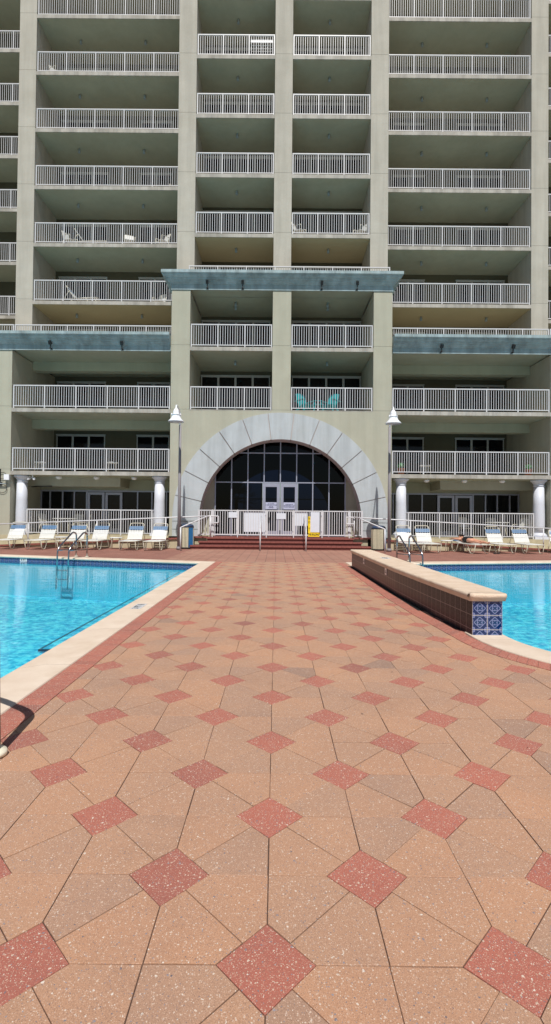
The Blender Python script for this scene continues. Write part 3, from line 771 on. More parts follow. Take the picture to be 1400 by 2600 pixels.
for i, sx in enumerate((-1, 1)):
    a, e = sorted((sx * .02, sx * .80)); b = B()
    b.box(a, a + .13, YG - .06, YG - .01, .5, 2.88); b.box(e - .13, e, YG - .06, YG - .01, .5, 2.88)
    b.box(a + .13, e - .13, YG - .06, YG - .01, 2.72, 2.88); b.box(a + .13, e - .13, YG - .06, YG - .01, .5, .72)
    o = b.build('entrance_door', ALU, bld)
    p = B(); p.box(a + .13, e - .13, YG - .035, YG - .03, .72, 2.72); p.build('pane', GLASS, o)
    h = B(); xx = sx * .11; h.tube(arcpts([(xx, YG - .06, 1.4), (xx, YG - .12, 1.4), (xx, YG - .12, 1.75), (xx, YG - .06, 1.75)], .03), .012, 6); h.build('handle', STEEL, o)
    s_ = B(); s_.box(a + .135, e - .135, YG - .048, YG - .036, 1.70, 2.02); so_ = s_.build('notice', SIGNL, o)
    text_obj(SIGN[i], .062, NAVYINK, so_, facing((a + e) / 2, YG - .049 - YL, 1.86), depth=.0004, bold=.0018, sx=.68)
# lobby tunnel seen through the glass, open arch at the far end
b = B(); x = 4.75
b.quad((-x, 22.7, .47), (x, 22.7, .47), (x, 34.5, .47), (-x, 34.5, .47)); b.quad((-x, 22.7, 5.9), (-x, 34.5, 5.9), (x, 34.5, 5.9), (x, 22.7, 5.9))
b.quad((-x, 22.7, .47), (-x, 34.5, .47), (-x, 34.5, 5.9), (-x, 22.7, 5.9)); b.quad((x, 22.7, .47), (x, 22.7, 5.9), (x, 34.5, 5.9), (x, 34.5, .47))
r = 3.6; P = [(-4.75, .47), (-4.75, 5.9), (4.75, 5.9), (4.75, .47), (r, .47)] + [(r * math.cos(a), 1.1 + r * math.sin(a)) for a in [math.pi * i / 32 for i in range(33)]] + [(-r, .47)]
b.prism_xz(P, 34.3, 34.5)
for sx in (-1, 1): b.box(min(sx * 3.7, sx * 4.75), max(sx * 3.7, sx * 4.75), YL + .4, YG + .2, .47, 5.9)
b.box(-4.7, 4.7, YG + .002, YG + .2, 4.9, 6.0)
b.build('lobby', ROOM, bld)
b = B()
for x in (-2.4, -1.2, 0, 1.2, 2.4): b.box(x - .03, x + .03, 34.1, 34.2, .47, 1.1 + math.sqrt(r * r - x * x))
b.box(-3.5, 3.5, 34.09, 34.19, 2.6, 2.66); b.build('rear_glazing_frame', ALU, bld)
# body of the tower behind
b = B(); b.box(-17.4, 17.4, 27.4, 34.5, 6.0, TOPZ)
for sx in (-1, 1): b.box(min(sx * 4.8, sx * 15), max(sx * 4.8, sx * 15), 26.2, 34.5, 0, 5.995)
b.build('wall', STUCCO2, bld)

# ---------- ground-floor verandas
def column(x):
    c = B(); y = 21.98; z0 = .47
    c.lathe([(.235, z0 + .27), (.245, z0 + .6), (.245, z0 + 1.0), (.232, 2.0), (.215, 2.80)], x, y, 32)
    o = c.build('column', COLW, bld)
    k = B(); k.lathe([(.215, 2.80), (.235, 2.81), (.235, 2.84), (.215, 2.85), (.22, 2.90), (.27, 2.99), (.33, 3.03), (.35, 3.045), (.35, 3.10)], x, y, 32); k.build('capital', COLW, o)
    k = B(); k.lathe([(.33, z0 + .12), (.34, z0 + .15), (.33, z0 + .2), (.28, z0 + .22), (.27, z0 + .25), (.235, z0 + .28)], x, y, 32)
    k.box(x - .34, x + .34, y - .34, y + .34, z0, z0 + .12); k.build('base', COLW, o)
for x in (-11.52, -5.38, 5.38, 11.52): column(x)
for sx in (-1, 1):
    a, e = sorted((sx * 4.865, sx * 15)); b = B(); b.box(a, e, YL - .04, 26, 0, .47, 0); b.build('patio_slab', CREAM, bld)
    r_ = B(); a, e = sorted((sx * 5.62, sx * 11.15)); railing(r_, a, e, YL + .09, .475, h=1.14, panels=4, pitch=.108)
    yy = YL + .09
    if 1:
        for xx in (a, e):   # short return beside the column
            for q_ in range(4): r_.box(xx - .012, xx + .012, yy + .1 + q_ * .1, yy + .125 + q_ * .1, .6, 1.57)
            r_.box(xx - .025, xx + .025, yy + .03, yy + .45, 1.572, 1.613)
    r_.build('patio_railing', WHITE, bld)
    # storefront
    ysf = 24.4; outer = [7.79 - .77 * 0, 7.02, 6.31, 5.6, 4.9]; b = B()
    ms = [11.8, 11.36, 10.74, 10.16, 9.55] + [7.03, 6.32, 5.6, 4.95]
    b.box(*sorted((sx * 4.87, sx * 11.84)), ysf - .05, ysf + .02, 2.53, 2.60)
    for mx_ in ms: b.box(sx * mx_ - .03, sx * mx_ + .03, ysf - .045, ysf + .015, .48, 2.53)
    for d0, d1 in ((8.66, 9.50), (7.78, 8.62)):
        a, e = sorted((sx * d0, sx * d1)); b.box(a, a + .12, ysf - .06, ysf - .003, .48, 2.50); b.box(e - .12, e, ysf - .06, ysf - .003, .48, 2.50)
        b.box(a + .12, e - .12, ysf - .06, ysf - .003, 2.38, 2.50); b.box(a + .12, e - .12, ysf - .06, ysf - .003, .48, .72)
    o = b.build('storefront', ALU, bld)
    p = B(); p.box(*sorted((sx * 4.87, sx * 11.84)), ysf + .025, ysf + .04, .48, 2.55); p.build('pane', GLASSD, o)
    b = B(); b.box(*sorted((sx * 4.87, sx * 11.84)), ysf + .003, ysf + .3, 2.602, 3.11); b.build('wall', CEIL, bld)
    # dropped soffit box
    b = B(); b.box(*sorted((sx * 7.45, sx * 11.84)), 22.95, ysf + .002, 2.70, 3.108); b.build('soffit_box', STUCCO, bld)
    for lx in (6.66, 8.38, 10.1):
        c = B(); c.lathe([(.07, 2.985), (.12, 3.03), (.13, 3.06), (.13, 3.108)], sx * lx, 22.45, 18); c.build('ceiling_light', LAMPW, bld)
# security camera pair and speaker under the left slab
b = B(); b.box(-11.02, -10.98, 21.84, 21.88, 2.98, 3.11)
for dx in (-.09, .09): b.tube([(-11 + dx * .5, 21.86, 3.0), (-11 + dx, 21.8, 2.96)], .02, 6); b.tube([(-11 + dx, 21.84, 2.97), (-11 + dx * 1.5, 21.7, 2.93)], .05, 10)
b.build('security_camera', LAMPW, bld)
b = B(); b.obox((-11.93, YL - .12, 2.98), (.1, .02, 0), (-.02, .09, 0), (0, 0, .12)); b.build('speaker', LAMPW, bld)
b = B(); b.tube(arcpts([(-11.6, 23.0, 2.66), (-11.3, 22.9, 2.68), (-10.6, 22.9, 2.69)], .1), .025, 6); b.build('conduit', CABLE, bld)

# platform and brick steps
stp = thing('entrance_steps', 'three wide red brick steps up to the arched doors', 'steps', (XC, 20.2, 0)); SS = (0, -20.2, 0)
b = MB(SS); b.box(-3.75, 3.75, 21.1, 22.6, 0, .455); b.build('platform', CREAM, stp)
for (hw, y0, z) in ((3.72, 20.2, .155), (3.42, 20.5, .31), (3.12, 20.8, .465)):
    b = MB(SS); b.box(-hw + .04, hw - .04, y0 + .045, 21.15 if z < .4 else 22.6, z - .155, z - .055, 2)
    n = int(2 * hw / .2); 
    for i in range(n):   # rowlock bricks forming the nosing
        xa = -hw + 2 * hw * i / n; b.box(xa + .003, xa + 2 * hw / n - .003, y0, y0 + .30 if z < .4 else 22.6, z - .055, z)
    b.box(-hw + .01, hw - .01, y0 + .012, 21.2 if z < .4 else 22.59, z - .05, z - .006, 1); b.build('step', [BRICKR, BED, RISER], stp)
b = MB(SS); 
for sx in (-1, 1):
    a, e = sorted((sx * 3.13, sx * 3.9)); b.box(a, e, 21.0, 21.55, .43, .485)
b.build('platform_cap', BRICKR, stp)

# accessible ramps left and right of the platform
for sx, side in ((-1, 'left'), (1, 'right')):
    t_ = thing('ramp', 'long brick-edged ramp rising to the entrance on its %s side' % side, 'ramp', (XC, 20.5, 0)); b = MB((0, -20.5, 0))
    P = [(sx * 3.9, 0), (sx * 12.6, 0), (sx * 3.9, .44)]; b.prism_xz(P, 20.62, 21.55); b.build('ramp_body', CREAM, t_)
    b = MB((0, -20.5, 0)); P = [(sx * 3.88, .40), (sx * 12.6, -.02), (sx * 12.6, .045), (sx * 3.88, .465)]; b.prism_xz(P, 20.56, 20.72); b.build('brick_edge', BRICKR, t_)
# ramp handrails
for sx, side in ((-1, 'left'), (1, 'right')):
    t_ = thing('handrail', 'long white pipe handrail sloping along the %s ramp' % side, 'handrail', (XC + sx * 4, 20.4, 0)); sh = (-sx * 4, -20.4, 0)
    b = MB(sh); zr = lambda x: 1.35 - .0475 * (abs(x) - 3.2)
    b.tube([(sx * 3.1, 20.75, 1.36), (sx * 3.6, 20.45, zr(3.6)), (sx * 12.6, 20.45, zr(12.6))], .024, 8); b.build('rail', WHITE, t_)
    for x in ((4.75, 7.6, 10.45, 12.4) if sx < 0 else (5.4, 7.6, 10.9, 12.4)):
        c = MB(sh); c.tube([(sx * x, 20.45, .0), (sx * x, 20.45, zr(x))], .022, 8); c.build('post', WHITE, t_)
# step handrails
def steprail(x, lab):
    t_ = thing('handrail', lab, 'handrail', (x, 19.5, 0)); b = MB()
    b.tube([(0, 0, .90), (0, 1.42, 1.38)], .022, 8); b.build('rail', WHITE, t_)
    for y, z0, z1 in ((0, 0, .90), (1.38, .46, 1.37)): c = MB(); c.tube([(0, y, z0), (0, y, z1)], .026, 8); c.build('post', WHITE, t_)
steprail(-.61, 'white handrail on the brick steps nearer the left lamp post'); steprail(1.2, 'white handrail on the brick steps in front of the yellow sign')
for sx, side in ((-1, 'left'), (1, 'right')):
    x0 = XC + sx * 3.95 if sx > 0 else -3.72; x0 = 4.25 if sx > 0 else -3.70
    t_ = thing('handrail', 'white looped handrail at the %s end of the brick steps' % side, 'handrail', (x0, 19.2, 0)); b = MB()
    dx = -sx * .82; ex = -sx * 1.28
    b.tube(arcpts([(0, 0, .90), (dx, 1.62, 1.36), (ex, 1.62, 1.36), (ex, 1.62, 1.08), (dx - sx * .1, 1.62, 1.08)], .04), .024, 8); b.build('rail', WHITE, t_)
    for (x, y, z0, z1) in ((0, 0, 0, .9), (dx - sx * .12, 1.62, .46, 1.36)): c = MB(); c.tube([(x, y, z0), (x, y, z1)], .028, 8); c.build('post', WHITE, t_)

# entry fence with gates
fen = thing('entry_fence', 'white barred fence with gates across the arched entrance', 'fence', (XC, 21.1, .47)); FS = (-XC, -21.1, -.47)
segs = [(-3.29, -2.73, 'fence_panel', None), (-2.69, -1.65, 'gate', 's'), (-1.61, -.42, 'gate', 'full'), (-.38, .74, 'gate', 's2'), (.78, 1.96, 'gate', 'half'), (2.0, 3.12, 'gate', None), (3.16, 3.68, 'fence_panel', None)]
for x0, x1, nm, ex in segs:
    b = MB(FS); y = 21.1; t = .045; z0, z1 = .56, 1.63
    b.box(x0, x1, y - .025, y + .025, z1 - .045, z1); b.box(x0, x1, y - .02, y + .02, z0, z0 + .045)
    b.box(x0, x0 + t, y - .023, y + .023, z0 + .045, z1 - .045); b.box(x1 - t, x1, y - .023, y + .023, z0 + .045, z1 - .045)
    n = int(round((x1 - x0) / .105))
    for k in range(1, n): xx = x0 + (x1 - x0) * k / n; b.box(xx - .013, xx + .013, y - .011, y + .011, z0 + .045, z1 - .045)
    o = b.build(nm, WHITE, fen)
    def board(xa, xb, za, zb, yy=.02): c = MB(FS); c.box(xa, xb, y + yy, y + yy + .008, za, zb); return c.build('board', PAPER, o)
    if ex == 's': board(-2.02, -1.62 - .03, 1.30, 1.54, -.045)
    if ex == 'full': board(-1.36, -.44, .70, 1.55)
    if ex == 's2':
        board(.02, .42, 1.26, 1.51, -.045)
        c = MB(FS); c.box(-.34, -.29, y - .06, y - .02, 1.1, 1.5); c.box(-.335, -.27, y - .09, y - .06, 1.2, 1.33); c.build('lock', DARKF, o)
    if ex == 'half': board(.80, 1.36, .98, 1.57); 
    if nm == 'gate':
        for z in (.75, 1.42): c = MB(FS); c.tube([(x1 - .01, y - .035, z - .03), (x1 - .01, y - .035, z + .03)], .014, 6); c.build('hinge', ALU, o)
for x in (-3.31, -2.71, -1.63, -.40, .76, 1.98, 3.14, 3.70):
    b = MB(FS); b.box(x - .018, x + .018, 21.06, 21.13, .465, 1.645); b.build('post', WHITE, fen)
ys_ = thing('yellow_sign', 'yellow lettered sign behind the fence bars with a white board over it', 'sign', (1.6, 21.06, .5)); b = MB()
b.box(-.22, .27, 0, .01, .02, .88); b.build('sign_board', [YELL], ys_); b = MB(); b.box(-.12, .27, -.012, -.002, .21, 1.07); b.build('paper_cover', PAPER, ys_)
text_obj('THE BUILDING', .13, BLACK, ys_, facing(.02, -.003, .11), depth=.0006, bold=.004, sx=.55)
text_obj('N\nO\n\nT', .16, BLACK, ys_, facing(-.17, -.003, .56), depth=.0006, bold=.003, sx=.6)

# ================================================================== OBJECTS
def lamp(x, lab, hx):
    t_ = thing('street_lamp', lab, 'lamp post', (x, 19.8, 0), 0, 'bell lamps beside the entrance')
    b = MB(); b.tube([(0, 0, 0), (0, 0, 5.0)], [.072, .05], 16); b.build('pole', POLE, t_)
    b = MB(); b.tube([(0, 0, .0), (0, 0, .12)], .1, 16); b.build('base', POLE, t_)
    b = MB(); b.tube([(0, 0, 5.0), (0, 0, 5.18)], .035, 10)
    b.tube(arcpts([(0, 0, 5.1), (hx * .1, -.1, 5.55), (hx * .7, -.82, 5.64), (hx, -.98, 5.5)], .15), .022, 8); b.build('arm', LAMPW, t_)
    b = MB(); b.lathe([(.295, 4.985), (.30, 4.99), (.295, 5.02), (.24, 5.07), (.19, 5.13), (.165, 5.2), (.155, 5.24), (.175, 5.25), (.175, 5.27), (.115, 5.275), (.118, 5.36), (.11, 5.40), (.10, 5.415), (.09, 5.45), (.055, 5.50), (.028, 5.52), (.028, 5.60), (.015, 5.635), (.001, 5.64)], hx, -.98, 32, cap=False)
    for k in range(4):
        a = math.pi / 2 * k + .3; cx, cy = hx + .165 * math.cos(a), -.98 + .165 * math.sin(a); b.lathe([(.02, 5.22), (.028, 5.25), (.025, 5.29), (.008, 5.32)], cx, cy, 8)
    h = b.build('lamp_shade', LAMPW, t_, (0, 0, -.045))
    b = MB(); b.lathe([(.275, 4.995), (.23, 4.975), (.001, 4.965)], hx, -.98, 28, cap=False); b.build('lens', GLOBE, h)
lamp(-3.88, 'white bell lamp on a speckled pole, left of the arch', .03); lamp(4.55, 'white bell lamp on a speckled pole, right of the arch', -.09)

def towel_bin(x, y, rz, lab):
    t_ = thing('trash_bin', lab, 'bin', (x, y, 0), rz, 'slatted bins beside the steps'); r = .30
    fr = MB(); fr.lathe([(r - .03, .03), (r - .03, .88)], 0, 0, 8); fr.lathe([(r + .012, .86), (r + .015, .885), (r - .02, .90)], 0, 0, 8); fr.lathe([(r + .01, .02), (r + .01, .05)], 0, 0, 8); fr.build('body', mat('bin liner', S(60, 62, 60), .7), t_)
    for m_, sel, nm in ((BINC, 0, 'slats'), (BINB, 1, 'blue_slats')):
        b = MB()
        for k in range(8):
            a0 = 2 * math.pi * k / 8; a1 = 2 * math.pi * (k + 1) / 8; p0 = Vector((r * math.cos(a0), r * math.sin(a0), 0)); p1 = Vector((r * math.cos(a1), r * math.sin(a1), 0))
            isb = k in (1, 5)
            if isb != bool(sel): continue
            if isb: b = MB()
            d = p1 - p0; nn = Vector((d.y, -d.x, 0)).normalized()
            for j in range(4): c = p0 + d * ((j + .5) / 4) + Vector((0, 0, .465)) + nn * .004; b.obox(c, d * .085, nn * .01, (0, 0, .405))
            if isb: b.build(nm, m_, t_)
        if not sel: b.build(nm, m_, t_)
    b = MB(); b.lathe([(r - .01, .90), (r, .92), (r - .01, .95), (r * .8, 1.0), (r * .5, 1.03), (.001, 1.04)], 0, 0, 24); b.build('lid', NAVY, t_)
towel_bin(-3.72, 20.62, R(250), 'beige slatted bin with blue slats at the left end of the steps'); towel_bin(4.30, 20.62, R(262), 'beige slatted bin with blue slats at the right end of the steps')

# ---- strap lounger
def make_lounger(ang, lab):
    t_ = thing('sun_lounger', lab, 'sun lounger', (0, 0, 0), 0, 'strap loungers along the pool deck'); w_ = .31; ZS = .35
    b = MB()
    for sx in (-1, 1):
        x = sx * w_; b.tube(arcpts([(x, -.95, ZS), (x, .22, ZS), (x, .9, ZS - .02)], .05), .015, 7)
    b.tube([(-w_, -.95, ZS), (w_, -.95, ZS)], .015, 7); b.tube([(-w_, .9, ZS - .02), (w_, .9, ZS - .02)], .015, 7); b.tube([(-w_, .22, ZS - .005), (w_, .22, ZS - .005)], .013, 6); b.build('frame', FRAMEC, t_)
    for sx in (-1, 1):
        x = sx * w_
        for (ya, yb, yc, yd) in ((-.94, -.82, -.58, -.38), (.30, .48, .72, .9)):
            c = MB(); c.tube(arcpts([(x, ya, ZS), (x, yb, .016), (x, yc, .016), (x, yd, ZS)], .07), .015, 7); c.build('leg', FRAMEC, t_)
    ca, sa = math.cos(ang), math.sin(ang); L = .82
    P = lambda x, s: (x, .22 + s * ca, ZS + .005 + s * sa)
    b = MB(); b.tube(arcpts([P(-w_ + .03, 0), P(-w_ + .03, L - .05), P(-w_ + .1, L), P(w_ - .1, L), P(w_ - .03, L - .05), P(w_ - .03, 0)], .07), .014, 7)
    if ang > .5:
        for sx in (-1, 1): b.tube([P(sx * (w_ - .01), .45), (sx * (w_ - .01), .22 + .45 * ca + .26, ZS)], .011, 6)
    b.build('backrest_frame', FRAMEC, t_)
    b = MB(); y = -.92
    while y < .2: b.box(-w_ - .012, w_ + .012, y, y + .044, ZS + .012, ZS + .02); y += .058
    b.build('seat_straps', STRAPW, t_)
    for nm, m_, s0, s1, wd, st in (('back_straps', STRAPW, .04, .46, .044, .060), ('blue_straps', STRAPB, .49, .64, .030, .045)):
        b = MB(); s = s0
        while s < s1:
            c = Vector(P(0, s + wd / 2)); b.obox(c + Vector((0, -sa * .018, ca * .018)), (w_ - .015, 0, 0), (0, ca * wd / 2, sa * wd / 2), (0, -sa * .004, ca * .004)); s += st
        if nm == 'blue_straps':
            for q_ in range(6): xx = -.22 + q_ * .088; c = Vector(P(xx, .565)); b.obox(c + Vector((0, -sa * .013, ca * .013)), (.012, 0, 0), (0, ca * .075, sa * .075), (0, -sa * .002, ca * .002))
        b.build(nm, m_, t_)
    return t_
A57 = R(56)
L0 = make_lounger(A57, 'white strap lounger at the far left edge beside the round column')
L0.location = (-10.6, 19.85, 0); L0.rotation_euler = (0, 0, R(4))
spots = [(-9.33, 1, 'white strap lounger second from the left on the left deck'), (-8.1, 2, 'white strap lounger directly behind the left pool ladder'),
         (-7.17, 1, 'white strap lounger just left of the small round table, left deck'), (-5.73, 2, 'white strap lounger just right of the small round table, left deck'),
         (-4.76, 0, 'white strap lounger in front of the column nearest the left lamp post'),
         (5.3, 3, 'white strap lounger nearest the right lamp post, behind the right pool ladder'), (6.05, -1, 'white strap lounger just left of the small table, right deck'),
         (8.94, -2, 'white strap lounger just right of the sunbathing person'), (10.02, -3, 'white strap lounger second right of the sunbathing person, near the round column')]
for x, rz, lab in spots: dup(L0, (x, 19.85, 0), R(rz), lab, 'strap loungers along the pool deck')
LF = make_lounger(R(8), 'flat white strap lounger carrying the sunbathing person'); LF.location = (7.7, 19.6, 0); LF.rotation_euler = (0, 0, R(9))

# side tables
def make_table(lab, loc):
    t_ = thing('side_table', lab, 'side table', loc, 0, 'small round tables between loungers'); b = MB(); b.lathe([(.235, .425), (.25, .43), (.25, .455), (.24, .465), (.001, .468)], 0, 0, 28); b.build('table_top', STRAPW, t_)
    for k in range(4): a = math.pi / 4 + math.pi / 2 * k; c = MB(); c.tube(arcpts([(.15 * math.cos(a), .15 * math.sin(a), .43), (.2 * math.cos(a), .2 * math.sin(a), .4), (.24 * math.cos(a), .24 * math.sin(a), .0)], .04), .013, 6); c.build('leg', FRAMEC, t_)
    return t_
T0 = make_table('small round cream table behind the left pool ladder', (-8.72, 20.1, 0))
dup(T0, (-6.45, 19.95, 0), .2, 'small round cream table between the loungers of the left deck'); dup(T0, (6.93, 20.0, 0), .3, 'small round cream table beside the sunbather on the right deck')

dup(T0, (-10.7, 22.3, FL(0) + .01), .1, 'small round white table at the left end of the lowest left balcony'); dup(T0, (-7.4, 22.2, FL(0) + .01), .4, 'small round white table in the right half of the lowest left balcony')
dup(T0, (6.75, 22.3, FL(0) + .01), .2, 'small round white table on the lowest right balcony')
# pool ladders
def ladder(x, y, ang, lab):
    t_ = thing('pool_ladder', lab, 'pool ladder', (x, y, 0), ang, 'steel ladders at the far pool edges')
    for sx in (-1, 1):
        b = MB(); X = sx * .2
        b.tube(arcpts([(X, .0, 0), (X, 0, .74), (X, -.16, .80), (X, -.86, .30), (X, -.90, -.9)], .16, 7), .024, 10)
        b.tube([(X, 0, .24), (X, -.88, .26)], .016, 8); b.build('side_rail', STEEL, t_)
        c = MB(); c.lathe([(.06, .012), (.058, .03), (.03, .035)], X, 0, 16); c.build('flange', FLANGE, t_)
    for z in (-.35, -.62): b = MB(); b.box(-.2, .2, -.95, -.85, z, z + .03); b.build('tread', STEEL, t_)
ladder(-6.16, 15.68, math.atan(-.275), 'steel ladder at the far edge of the left pool'); ladder(3.90, 15.12, math.atan(.2), 'steel ladder at the far edge of the right pool')

# near handrail (only its bend and foot cover reach into the frame)
t_ = thing('pool_handrail', 'curved steel grab rail with a cream foot cover at the near left edge', 'handrail', (-1.476, 2.63, 0)); b = MB()
b.tube(arcpts([(0, 0, 0), (-.022, 0, .86), (-.42, .30, .80), (-.95, .72, .35), (-.97, .75, -.6)], .16, 8), .027, 16); b.build('rail', STEEL, t_)
b = MB(); b.lathe([(.058, .006), (.06, .02), (.055, .032), (.026, .038)], 0, 0, 28); b.build('foot_cover', FLANGE, t_)

# chairs -----------------------------------------------------------
def make_chair(name, lab, group, m1, m2, blue=False):
    t_ = thing(name, lab, 'chair', (0, 0, 0), 0, group); b = MB()
    b.obox((0, 0, .42), (.22, 0, 0), (0, .21, 0), (0, 0, .012)); b.build('seat', m2, t_)
    b = MB()
    for s in range(7): b.obox((0, .22 + s * .018, .50 + s * .062), (.21, 0, 0), (0, .007, .024), (0, .006, -.002))
    b.build('backrest', m2, t_)
    b = MB(); b.tube(arcpts([(-.22, .2, .42), (-.22, .36, .93), (.22, .36, .93), (.22, .2, .42)], .1), .014, 7); b.build('back_frame', m1, t_)
    for sx in (-1, 1):
        c = MB(); c.tube(arcpts([(sx * .25, -.22, 0), (sx * .25, -.2, .62), (sx * .25, .3, .65)], .06), .014, 7); c.build('arm', m1, t_)
        c = MB(); c.tube([(sx * .24, .18, .45), (sx * .26, .3, 0)], .014, 7); c.build('leg', m1, t_)
    if blue: b = MB(); [b.obox((0, .225 + s * .018, .52 + s * .062), (.205, 0, 0), (0, .007, .02), (0, .008, -.002)) for s in (4, 5)]; b.build('blue_straps', STRAPB, t_)
    return t_
GP = 'strap chairs on the patios'
C0 = make_chair('strap_chair', 'white strap chair at the left end of the left patio table', GP, FRAMEC, STRAPW)
C0.location = (-10.6, 22.9, .475); C0.rotation_euler = (0, 0, R(70))
for x, y, rz, lab in ((-8.95, 22.9, -70, 'white strap chair at the right side of the left patio table'), (-9.5, 23.5, 5, 'white strap chair behind the left patio table'),
                      (9.0, 23.3, 10, 'white strap chair left of the right patio table'), (11.2, 22.6, -60, 'white strap chair right of the right patio table'), (10.4, 23.5, 0, 'white strap chair behind the right patio table')):
    dup(C0, (x, y, .475), R(rz), lab, GP)
CE = make_chair('strap_chair', 'white and blue strap armchair at the far right edge of the deck', None, FRAMEC, STRAPW, True); CE.location = (11.25, 19.7, 0); CE.rotation_euler = (0, 0, R(-10))
def patio_table(lab, loc):
    t_ = thing('patio_table', lab, 'table', loc, 0, 'patio tables'); b = MB(); b.lathe([(.52, .70), (.54, .705), (.54, .73), (.001, .735)], 0, 0, 28); b.build('table_top', STRAPW, t_)
    for k in range(4): a = math.pi / 4 + math.pi / 2 * k; c = MB(); c.tube([(.42 * math.cos(a), .42 * math.sin(a), .7), (.38 * math.cos(a), .38 * math.sin(a), .35), (.46 * math.cos(a), .46 * math.sin(a), 0)], .016, 6); c.build('leg', FRAMEC, t_)
patio_table('round white table on the left patio behind the rail', (-9.75, 22.8, .475)); patio_table('round white table on the right patio behind the rail', (10.2, 22.75, .475))
# balcony furniture
GB = 'white chairs on the balconies'
def floor_words(k): return {0: 'first', 1: 'second', 2: 'third', 3: 'fourth', 4: 'fifth', 5: 'sixth', 6: 'seventh', 7: 'eighth', 8: 'ninth'}[k]
def bal_chair(x, y, k, rz, lab): dup(C0, (x, y + (.55 if k not in (4, 7) else .2), FL(k) + .01), R(rz), lab, GB)
for x, y, k, rz, lab in (
    (-11.0, 23.85, 7, 60, 'white chair near the left pillar, second railed balcony from the top, left bay'),
    (-10.2, 23.8, 7 - 3, 70, 'white chair in the left half of the fifth balcony row, wide left bay'),
    (-7.3, 23.8, 4, 20, 'white chair near the middle of the wide left bay, fifth balcony row'),
    (-5.7, 23.8, 4, -40, 'white chair by the centre block, wide left bay, fifth balcony row'),
    (-5.9, 23.85, 3, -20, 'white chair behind the rails just left of the teal cornice corner'),
    (1.0, 22.85, 4, 60, 'white chair at the left end of the narrow right balcony above the cornice'),
    (3.85, 22.85, 4, -60, 'white chair at the right end of the narrow right-hand balcony just above the cornice'),
    (5.7, 23.8, 8, 40, 'white chair in the top row, wide right bay, by the centre block'),
    (11.6, 23.8, 6, -50, 'white chair at the right end of the wide right bay, third row down'),
    (-5.5, 23.85, 5, -30, 'white chair at the right end of the wide left bay, sixth balcony row'),
    ): bal_chair(x, y, k, rz, lab)
def lounge_low(x, y, k, rz, lab):
    dup(L0, (x, y, FL(k) + .01), R(rz), lab, 'white loungers on balconies')
lounge_low(-9.7, 24.2, 3, 85, 'white lounger behind the rails in the wide left bay just above the lowest terrace')
lounge_low(-9.3, 24.15, 4, 88, 'white lounger behind the rails in the left half of the fifth balcony row, left bay')
# folding rack stood against rail
rk = thing('folding_rack', 'white folding rack leaning on the rail of the upper narrow left balcony', 'rack', (-.85, 22.75, FL(7))); b = MB()
for i in range(7): b.tube([(-.5, 0, .15 + i * .14), (.5, 0, .15 + i * .14)], .012, 6)
for x in (-.5, -.25, 0, .25, .5): b.tube([(x, 0, .1), (x, .02, 1.05)], .012, 6)
b.box(-.52, .52, -.01, .01, .85, .96); b.build('rack_frame', WHITE, rk)

# turquoise adirondack chairs
def make_adirondack(lab, loc, rz):
    t_ = thing('adirondack_chair', lab, 'chair', loc, rz, 'turquoise chairs'); b = MB()
    for s in range(6): x = -.22 + s * .088; b.obox((x, .28, .62), (.037, 0, 0), (0, .10, .33 + .05 * (1 - abs(s - 2.5) / 2.5)), (0, .01, -.004))
    b.build('backrest', TURQ, t_); b = MB()
    for s in range(6): b.obox((0, -.3 + s * .09, .36 - s * .022), (.26, 0, 0), (0, .038, -.008), (0, 0, .01))
    b.build('seat', TURQ, t_)
    for sx in (-1, 1):
        c = MB(); c.obox((sx * .32, -.02, .58), (.06, 0, 0), (0, .36, 0), (0, 0, .012)); c.build('arm', TURQ, t_)
        c = MB(); c.box(sx * .3 - .015, sx * .3 + .015, -.34, -.25, 0, .57); c.build('leg', TURQ, t_); c = MB(); c.obox((sx * .28, .12, .2), (.015, 0, 0), (0, .35, -.14), (0, .02, .05)); c.build('leg', TURQ, t_)
    return t_
AD = make_adirondack('turquoise slatted chair on the left of the pair above the arch', (1.28, 22.35, FL(1) + .01), R(35))
dup(AD, (2.42, 22.35, FL(1) + .01), R(-35), 'turquoise slatted chair on the right of the pair above the arch', 'turquoise chairs')
t_ = thing('footstool', 'low turquoise footstool between the turquoise chairs', 'footstool', (1.86, 22.05, FL(1) + .01)); b = MB()
for s in range(5): b.obox((-.2 + s * .1, 0, .33), (.04, 0, 0), (0, .2, 0), (0, 0, .01))
b.build('seat', TURQ, t_)
for sx in (-1, 1): c = MB(); c.box(sx * .2 - .02, sx * .2 + .02, -.16, .16, 0, .32); c.build('leg', TURQ, t_)

# potted plants
def blades(b, n, L, droop, cx=0, cy=0, z0=.3, wid=.02, rnd=random):
    for k in range(n):
        a = rnd.uniform(0, 2 * math.pi); e = rnd.uniform(.5, 1.4); l = L * rnd.uniform(.7, 1.1); pr = []
        for i in range(6):
            t = i / 5; r = l * t * math.cos(e); z = z0 + l * t * math.sin(e) - droop * l * t * t; pr.append(Vector((cx + r * math.cos(a), cy + r * math.sin(a), z)))
        sd_ = Vector((-math.sin(a), math.cos(a), 0))
        for i in range(5):
            w0 = wid * (1 - (i / 5) ** 2) ; w1 = wid * (1 - ((i + 1) / 5) ** 2) + .001
            b.quad(tuple(pr[i] - sd_ * w0), tuple(pr[i] + sd_ * w0), tuple(pr[i + 1] + sd_ * w1), tuple(pr[i + 1] - sd_ * w1))
def plant(x, y, z, L, lab, m_, n=26):
    t_ = thing('potted_plant', lab, 'plant', (x, y, z)); b = MB(); b.lathe([(.12, 0), (.17, .28), (.18, .3), (.15, .3)], 0, 0, 16); b.build('pot', POT, t_)
    b = MB(); blades(b, n, L, .35, wid=.025); b.build('leaves', m_, t_)
plant(5.6, 22.1, FL(0), .5, 'small pale potted plant at the left end of the lowest right balcony', LEAFT)
